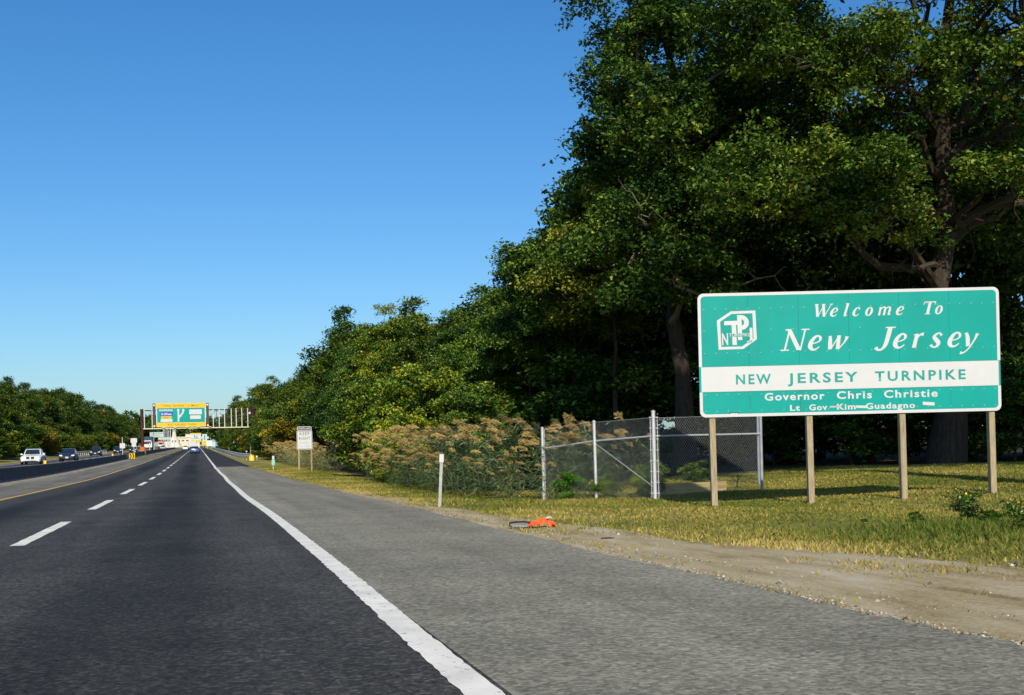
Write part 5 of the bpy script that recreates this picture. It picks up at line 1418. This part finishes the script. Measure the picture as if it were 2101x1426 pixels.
def plaza():
    y = 760; z = zrf(y)
    root = empty('toll_building', (-3.5, y, z), 0, 'cream flat-roofed toll plaza building with dark windows', 'building')
    MB().box(-9, 4.5, 0, 12, 0, 6.0).build('wall', M_CREAM, root); MB().box(-9.4, 4.9, -0.4, 12.4, 6.0, 6.6).build('roof', M_CREAM, root)
    MB().box(-3.5, 1.5, 1.0, 9, 6.6, 8.2).build('penthouse', M_CREAM, root); MB().box(-4, 2, 0.7, 9.3, 8.2, 8.8).build('roof', M_DKBROWN, root)
    for k in range(5): MB().box(-8.2+k*2.5, -6.8+k*2.5, -0.06, -0.02, 2.6, 4.6).build('window', M_WIN, root)
    for k in range(5): MB().box(-8.4+k*2.5, -8.2+k*2.5, -0.12, -0.02, 2.4, 4.8).build('mullion', M_CREAM, root)
    tw = empty('toll_tower', (-13.2, 742, zrf(742)), 0, 'cream bell-shaped tower with forked top at the toll plaza', 'tower')
    MB().tube([(0, 0, 0), (0, 0, 2.5), (0, 0, 4.5), (0, 0, 5.6), (0, 0, 7.0), (0, 0, 9.4)], [4.6, 3.4, 2.6, 1.75, 1.25, 0.95], 20).build('shaft', M_CREAM, tw, smooth=True)
    for a in (-0.8, 0.8): MB().tube([(a*0.5, 0, 9.3), (a*1.15, 0, 11.0)], [0.22, 0.3], 6).build('fork', M_GALVD, tw)
    MB().tube([(0, 0, 9.4), (0, 0, 10.2)], 0.5, 8).build('drum', M_CREAM, tw)
    MB().box(-7.5, -3.2, 2.0, 5, 0, 3.8).build('annex', M_CREAM, tw)
    for k in range(2): MB().box(-1.2+k*1.6, -0.6+k*1.6, -2.95, -2.0, 3.1, 4.4).build('window', M_WIN, tw)
    cn = empty('toll_canopy', (2, 800, zrf(800)), 0, 'long white toll canopy with teal band behind the far signs', 'canopy')
    MB().box(-26, 5, 0, 8, 5.2, 6.6).build('roof', M_WHITE, cn); MB().box(-26, 5, -0.1, -0.02, 5.5, 6.1).build('band', M_PALEGREEN, cn)
    for k in range(7): MB().box(-25+k*4.6, -24.4+k*4.6, 2, 5, 0, 5.2).build('column', M_CREAM, cn)
plaza()

# ------------------------------------------------------------------ reeds
def ribbon(path, widths, side):
    """flat blade along a path, as verts and quads"""
    vs = []; n = len(path)
    for p, w in zip(path, widths): vs += [p - side*w/2, p + side*w/2]
    return vs, [(2*i, 2*i+1, 2*i+3, 2*i+2) for i in range(n-1)]
def reed_geometry(seed, H, lean):
    """returns stalk MB, blades (V,F,T), plume (V,F,T) for one stem bending towards -x"""
    r = random.Random(seed)
    pts = []
    for i in range(7):
        t = i/6
        pts.append(Vector((-lean*H*t**2.2, 0.05*math.sin(t*3+seed), H*(t - 0.18*lean*t*t))))
    st = MB(); st.tube(pts, [0.009 - 0.006*i/6 for i in range(7)], 4)
    bv, bf = [], []
    for k in range(12):
        t = 0.08 + 0.84*k/11 + r.uniform(-0.03, 0.03)
        i = min(int(t*6), 5); p = pts[i].lerp(pts[i+1], t*6-i)
        a = r.uniform(0, 2*PI) if r.random() < 0.4 else PI + r.uniform(-0.8, 0.8)
        d = Vector((math.cos(a), math.sin(a), 0)); L_ = r.uniform(0.5, 0.95)
        path = [p + d*(L_*q) + Vector((0, 0, L_*(0.75*q - (0.75+r.uniform(0, .25))*q*q))) for q in (0, 0.25, 0.5, 0.75, 1.0)]
        v, f = ribbon(path, [0.026, 0.055, 0.050, 0.028, 0.002], Vector((-d.y, d.x, 0.3*r.uniform(-1, 1))).normalized())
        o = len(bv); bv += v; bf += [tuple(q+o for q in ff) for ff in f]
    pv, pf = [], []
    tip = pts[-1]; ax = (pts[-1]-pts[-2]).normalized()
    L_ = r.uniform(0.40, 0.56)
    for k in range(90):
        t = r.random()
        b = tip + ax*(L_*t*0.55) + Vector((-0.12*t*t, 0, -0.10*t*t))
        a = r.uniform(0, 2*PI); sp = 0.15*math.sin(PI*(0.12+0.8*t))
        e = b + Vector((math.cos(a)*sp*0.75 - 0.05, math.sin(a)*sp*0.75, r.uniform(-0.8, 0.6)*sp - 0.05)) + ax*0.11
        w = Vector((r.uniform(-1, 1), r.uniform(-1, 1), r.uniform(-1, 1))).normalized()*0.010
        o = len(pv); pv += [b - w, b + w, e + w*1.4, e - w*0.6]; pf.append((o, o+1, o+2, o+3))
    return st, (bv, bf), (pv, pf), r
def tinted(name, V, F, T, m):
    return np_mesh(name, np.array([tuple(v) for v in V]), np.array(F), m, np.array(T))
REEDS = []
for k in range(7):
    st, (bv, bf), (pv, pf), r = reed_geometry(100+k, 2.1 + 0.08*k, 0.14 + 0.08*k)
    ms = st.mesh('stalk'); ms.materials.append(M_STALK)
    tb = np.repeat([r.uniform(0.15, 0.8) for _ in range(len(bv)//10+1)], 10)[:len(bv)]
    tp = np.repeat([r.uniform(0.1, 0.9) for _ in range(len(pf))], 4)
    REEDS.append((ms, tinted('blades', bv, bf, tb, M_REED), tinted('plume', pv, pf, tp, M_PLUME), (bv, bf, tb, pv, pf, tp)))
def reed_front(y):
    """x of the roadside edge of the reed bed"""
    return float(np.interp(y, [24, 26, 30, 40, 52, 60, 80, 100, 130], [8.0, 7.1, 6.0, 6.2, 7.0, 7.6, 8.2, 7.9, 8.2]))
rq = random.Random(91)
def reed(x, y, s, label, group, col_=None, plume=True):
    ms, mbl, mpl, _ = rq.choice(REEDS)
    o = empty('reed', (x, y, gz(x, y)-0.02), rq.uniform(-0.7, 0.5), label, 'reed', group)
    s *= 0.82
    o.scale = (s*rq.uniform(0.9, 1.1), s, s*rq.uniform(0.8, 1.15))
    link('stalk', ms, o); b = link('blades', mbl, o); b['kind'] = 'stuff'
    c = rq.uniform(0.8, 1.2); b.color = (c, c, c, 1)
    if plume: p = link('plume', mpl, o); p['kind'] = 'stuff'; p.color = (*(col_ or (c, c, c)), 1)
G1 = 'tan-plumed reeds in the tall bed left of the fence'
n = 0
while n < 245:
    y = 25.5 + (rq.random()**1.25)*34
    d = rq.uniform(0, 0.5) if rq.random() < 0.38 else abs(rq.gauss(0, 1.1))
    x = reed_front(y) + 0.25 + min(d, 2.6)
    if x > 8.0 and y < 29.2: continue
    reed(x, y, rq.uniform(0.36, 0.72) if d < 0.5 else (rq.uniform(0.65, 0.95) if d < 1.1 else rq.uniform(0.85, 1.1)), 'tall green reed with drooping tan plume in the bed left of the fence', G1); n += 1
n = 0
while n < 50:
    x = rq.uniform(8.4, 10.6); y = rq.uniform(26.2, 30.5)
    if (x-8.2)*0.95 + (y-28.9)*0.33 < 0.5 or (y < 24.9 + (x-9.5)*0.5 + 0.4): continue
    reed(x, y, rq.uniform(0.72, 1.0), 'tan-plumed reed growing inside the chain link enclosure', 'reeds inside the fence enclosure'); n += 1
# the rest of the bed, past the individually built ones
def reed_mass():
    rng = np.random.default_rng(55); BV, BF, BT, PV, PF, PT = [], [], [], [], [], []
    ob = op = 0
    def put(x, y, s, yellow):
        nonlocal ob, op
        bv, bf, tb, pv, pf, tp = REEDS[rng.integers(len(REEDS))][3]
        s *= 0.84; a = rng.uniform(-0.7, 0.5); ca, sa = math.cos(a), math.sin(a); z = gz(x, y)
        def tr(vs):
            v = np.array([tuple(q) for q in vs])*s; return np.stack([v[:, 0]*ca - v[:, 1]*sa + x, v[:, 0]*sa + v[:, 1]*ca + y, v[:, 2] + z], 1)
        BV.append(tr(bv)); BF.append(np.array(bf)+ob); BT.append(np.clip(tb + yellow + 0.1, 0, 1)); ob += len(bv)
        PV.append(tr(pv)); PF.append(np.array(pf)+op); PT.append(np.array(tp)); op += len(pv)
    for _ in range(300):
        y = rng.uniform(30, 78); x = reed_front(y) + 1.0 + rng.uniform(0, 3.2); put(x, y, rng.uniform(0.85, 1.1), 0)
    for _ in range(330):
        y = rng.uniform(78, 128); x = reed_front(y) - 0.5 + abs(rng.normal(0, 1.3)); put(x, y, rng.uniform(0.4, 1.05), 0.5)
    o = link('reed_bed', np_mesh('reed_bed', np.concatenate(BV), np.concatenate(BF), M_REED, np.concatenate(BT)))
    tag(o, 'mass of green and straw coloured reeds filling the back of the bed', 'reeds', kind='stuff')
    o = link('reed_plumes', np_mesh('reed_plumes', np.concatenate(PV), np.concatenate(PF), M_PLUME, np.concatenate(PT)))
    tag(o, 'mass of tan seed plumes over the back of the reed bed', 'reeds', kind='stuff')
reed_mass()
# goldenrod bush in the reeds and weeds along the fence foot
for x, y, h, c, lab in ((7.6, 47, 1.9, (2.4, 1.75, 0.7), 'yellow flowering bush standing among the reeds left of the marker post'), (8.6, 52.5, 2.6, (2.6, 1.9, 0.8), 'pale yellow seed-headed bush at the back of the reeds'),
                        (8.55, 28.0, 0.65, (1.1, 1.7, 0.6), 'fresh green weed clump at the left fence post'), (9.1, 26.9, 0.55, (1.9, 1.7, 0.7), 'yellowish weed clump at the middle fence post'), (9.75, 25.8, 0.6, (1.7, 1.6, 0.7), 'weed clump at the foot of the corner fence post'), (10.7, 28.2, 0.75, (1.5, 1.3, 0.6), 'yellow flowered weed behind the chain link mesh'), (12.0, 28.3, 0.7, (1.3, 1.1, 0.6), 'olive weed behind the board edging')):
    tree('shrub', x, y, h, lab, color=c, cat='weed')

# ------------------------------------------------------------------ grass on the verge
def grass():
    rng = np.random.default_rng(101)
    def scatter(n, x0, x1, y0, y1, power=1.0):
        return rng.uniform(x0, x1, n), y0 + (y1-y0)*rng.random(n)**power
    X, Y = scatter(330000, 4.3, 27, 7.5, 39, 1.15)
    X2, Y2 = scatter(90000, 4.2, 9.5, 36, 100, 1.2)
    X = np.concatenate([X, X2]); Y = np.concatenate([Y, Y2])
    # patchiness
    pn = np.sin(X*1.9+Y*0.7)*np.sin(Y*1.3-X*0.4+1) + 0.6*np.sin(X*5.1-Y*2.2)*np.sin(Y*4.3+0.6*X) + rng.normal(0, 0.35, len(X))
    edge = dirt_out(Y) + 0.22*np.sin(Y*2.1+X) + 0.18*np.sin(Y*5.3)
    edge = np.where(Y > 40, np.interp(Y, [40, 84, 100], [4.5, 4.45, 3.8]), edge)
    thin = np.sin(X*0.7+Y*0.9+0.5)*np.sin(Y*0.42-X*0.55) + 0.5*np.sin(X*2.7+Y*1.1)*np.sin(Y*1.9-X)
    keep = (rng.random(len(X)) < np.clip((X - edge + 0.45)/1.3, 0, 1)*(0.78 - 0.45*thin)) | ((X > edge - 1.2) & (pn > 0.55) & (rng.random(len(X)) < 0.55)) | ((X > 4.27) & (pn > 1.0) & (rng.random(len(X)) < 0.5)) | ((X > 4.24) & (X < 4.55) & (rng.random(len(X)) < 0.3))
    # only what the camera side can see: inside the wood no mown grass
    keep &= ~((X > 8.5) & (Y > 37)) 
    X, Y, pn = X[keep], Y[keep], pn[keep]
    n = len(X)
    dist = np.hypot(X, Y)
    near_edge = np.clip(1 - (X-edge[keep])/1.6, 0, 1)
    h = (0.026 + 0.02*rng.random(n) + 0.03*np.clip(pn, 0, 1)*rng.random(n)) * (1 + 0.25*near_edge)
    # longer, greener growth round the flower patch and along the fence foot
    lush = np.exp(-(((X-9.6)/2.2)**2 + ((Y-13.2)/2.0)**2)) + 0.7*np.exp(-((X - np.interp(Y, [24.8, 28.9], [9.3, 7.9]))/0.35)**2)*(Y > 24)*(Y < 30) + 0.6*np.exp(-((X - np.interp(Y, [25, 30, 60, 100], [6.8, 5.8, 7.2, 7.6]))/0.3)**2)*(Y > 25)
    h *= 1 + 1.3*lush
    w = (0.006 + 0.0005*dist) * rng.uniform(0.7, 1.4, n)
    a = rng.uniform(0, 2*PI, n); l = rng.uniform(0.2, 1.1, n)*h; b = a + rng.normal(0, 0.9, n) + PI/2
    Z = ground(X, Y) - 0.006
    V = np.empty((n, 3, 3))
    V[:, 0] = np.stack([X - np.cos(a)*w, Y - np.sin(a)*w, Z], 1); V[:, 1] = np.stack([X + np.cos(a)*w, Y + np.sin(a)*w, Z], 1)
    V[:, 2] = np.stack([X + np.cos(b)*l, Y + np.sin(b)*l, Z + h], 1)
    big = 0.5 + 0.25*np.sin(X*0.8+Y*0.33+2)*np.sin(Y*0.51-0.3*X) 
    T = np.clip(big - 0.15 + 0.2*near_edge + 0.14*np.clip(pn, -1, 1) + rng.normal(0, 0.2, n) - 0.35*lush, 0, 1)
    o = link('grass', np_mesh('grass', V.reshape(-1, 3), np.arange(n*3).reshape(n, 3), M_GRASS, np.repeat(T, 3)))
    tag(o, 'short mown dry grass of the roadside verge', 'grass', kind='stuff')
grass()

# ------------------------------------------------------------------ gravel at the edge of the shoulder
def gravel():
    rng = np.random.default_rng(61); n = 12000
    y = np.concatenate([5.5 + 20*rng.random(11000)**1.2, rng.uniform(24, 60, 1000)])
    x = 4.27 + np.where(rng.random(n) < 0.7, np.abs(rng.normal(0, 0.22, n)), rng.uniform(0, 2.0, n)*(y < 20)) * np.where(y < 14, 1.4, 1.0)
    s = rng.lognormal(-4.9, 0.5, n); z = ground(x, y) + 0.016
    O = np.array([(1, 0, 0), (0, 1, 0), (-1, 0, 0), (0, -1, 0), (0, 0, 0.7), (0, 0, -0.5)])
    a = rng.uniform(0, 2*PI, n); ca, sa = np.cos(a), np.sin(a)
    sq = rng.uniform(0.6, 1.4, (n, 1))
    vx = (O[None, :, 0]*ca[:, None] - O[None, :, 1]*sa[:, None]*sq)*s[:, None] + x[:, None]
    vy = (O[None, :, 0]*sa[:, None] + O[None, :, 1]*ca[:, None]*sq)*s[:, None] + y[:, None]
    vz = O[None, :, 2]*s[:, None]*rng.uniform(0.7, 1.2, (n, 1)) + z[:, None]
    V = np.stack([vx.ravel(), vy.ravel(), vz.ravel()], 1)
    f = np.array([(0, 1, 4), (1, 2, 4), (2, 3, 4), (3, 0, 4), (1, 0, 5), (2, 1, 5), (3, 2, 5), (0, 3, 5)])
    F = (f[None] + 6*np.arange(n)[:, None, None]).reshape(-1, 3)
    T = np.repeat(np.clip(rng.normal(0.5, 0.25, n), 0, 1), 6)
    m = leaf_mat('gravel_stone', (0.09, 0.085, 0.08), (0.28, 0.24, 0.17), (0.55, 0.5, 0.42), 0.0, 0.0, 0.0)
    o = link('gravel', np_mesh('gravel', V, F, m, T)); tag(o, 'loose pale gravel along the broken edge of the shoulder', 'gravel', kind='stuff')
gravel()

# ------------------------------------------------------------------ wild flowers at the right edge
def flower(x, y, h, colour, label, seed):
    rng = np.random.default_rng(seed); r = random.Random(seed)
    root = empty('wild_flower', (x, y, gz(x, y)-0.01), r.uniform(0, 6), label, 'flower', 'wild flowers at the right edge')
    st = MB(); heads = []; C = []
    for k in range(5):
        a = r.uniform(0, 2*PI); d = r.uniform(0.05, 0.3); hh = h*r.uniform(0.6, 1.0)
        p = [Vector((0.3*d*math.cos(a)*t, 0.3*d*math.sin(a)*t, 0)) + Vector((d*math.cos(a)*t*t, d*math.sin(a)*t*t, hh*t)) for t in (0, 0.35, 0.7, 1)]
        st.tube(p, [0.006, 0.005, 0.004, 0.003], 4); heads.append(p[-1])
        for t in np.linspace(0.08, 0.85, 16):
            i = min(int(t*3), 2); q = p[i].lerp(p[i+1], t*3-i); C += [tuple(q + Vector(rng.normal(0, 0.055, 3))) for _ in range(5)]
    st.build('stems', MATS.get('dry_stalk'), root)
    V, F = leaf_quads(np.array(C), 0.075*rng.uniform(0.6, 1.3, len(C)), rng, 0.4, 0.35)
    link('leaves', np_mesh('leaves', V, F, M_LEAF, np.repeat(np.clip(rng.normal(0.35, 0.15, len(C)), 0, 1), 4)), root)
    for k, p in enumerate(heads[:2]):
        mb = MB(); n = 8; vs = [p + Vector((0, 0, 0.012))]
        for i in range(2*n):
            a = PI*i/n; rr = 0.026 if i % 2 == 0 else 0.015; vs.append(p + Vector((rr*math.cos(a), rr*math.sin(a)*0.8, 0.012*math.sin(a*3))) + Vector((0, -0.012*math.sin(a), 0.02*math.sin(a))))
        mb.add(vs, [(0, 1+i, 1+(i+1) % (2*n)) for i in range(2*n)]); mb.build('blossom', colour, root)
FP = mat('pink_petal', (0.75, 0.12, 0.33), 0.7, 0.2, 20); FO = mat('orange_petal', (0.85, 0.33, 0.03), 0.7, 0.2, 20); FY = mat('yellow_petal', (0.85, 0.62, 0.06), 0.7, 0.2, 20); FW = mat('white_petal', (0.8, 0.78, 0.78), 0.7, 0.1, 20); FM = mat('magenta_petal', (0.62, 0.02, 0.16), 0.7, 0.2, 20)
rf = random.Random(14)
names = {'pink': FP, 'orange': FO, 'yellow': FY, 'white': FW, 'magenta': FM}
spots = [('magenta', 9.75, 14.6, .55), ('orange', 8.6, 15.2, .45), ('pink', 9.2, 17.6, .5), ('yellow', 10.9, 16.4, .5), ('white', 9.6, 18.6, .35), ('pink', 11.0, 18.4, .55), ('orange', 9.9, 16.0, .6), ('yellow', 9.4, 13.2, .5), ('orange', 10.2, 13.9, .45), ('pink', 8.9, 14.0, .4), ('white', 8.5, 18.0, .35), ('orange', 10.6, 15.0, .5), ('pink', 11.4, 16.9, .6), ('yellow', 8.2, 14.3, .4), ('magenta', 9.0, 12.6, .45), ('orange', 9.3, 15.6, .7), ('pink', 10.3, 17.2, .5), ('yellow', 10.0, 12.9, .5)]
for i, (c, x, y, h) in enumerate(spots):
    x = 10.3 + (x-9.6)*1.3; y = 15.6 + (y-15)*1.35; h *= 0.6
    if x < 9.5 + (y-14)*0.66: continue
    flower(x, y, h, names[c], '%s wild flower in the rough patch at the right edge of the verge' % c, 300+i)
for i, (x, y, h) in enumerate([(9.0, 13.6, .22), (9.8, 14.2, .30), (8.6, 14.2, .18), (9.3, 12.9, .25), (10.4, 13.8, .34), (9.4, 15.2, .26), (10.6, 15.2, .36), (10.0, 16.2, .26), (8.8, 15.6, .16), (11.4, 15.4, .4)]):
    tree('shrub', x + 0.35, y, h*0.42, 'low dark leafy weed clump in the wild flower patch', 'weed clumps in the flower patch', (0.8, 1.0, 0.7), wide=1.7, cat='weed')

# ------------------------------------------------------------------ labels that count along a row, nearest first
ORD = ['first', 'second', 'third', 'fourth', 'fifth', 'sixth', 'seventh', 'eighth', 'ninth', 'tenth']
def count_labels(group, text, y_min=-1e9):
    row = sorted([o for o in bpy.data.objects if o.parent is None and o.get('group') == group and o.location.y > y_min], key=lambda o: o.location.y)
    for o, w in zip(row, ORD): o['label'] = text % w
count_labels('front row of the left wood', '%s front-row tree of the left wood counting from the left picture edge', 186)
count_labels('front trees beyond the guardrail', '%s front-row tree beyond the right guardrail, counting away from the camera')
count_labels('roadside trees behind the far reeds', '%s tree of the row behind the keep right sign, counting away')
count_labels('bushy trees close behind the guardrail', '%s bushy small tree close behind the right guardrail, counting away')
count_labels('bushes along the left wood', '%s bush at the foot of the left wood from the left picture edge', 170)
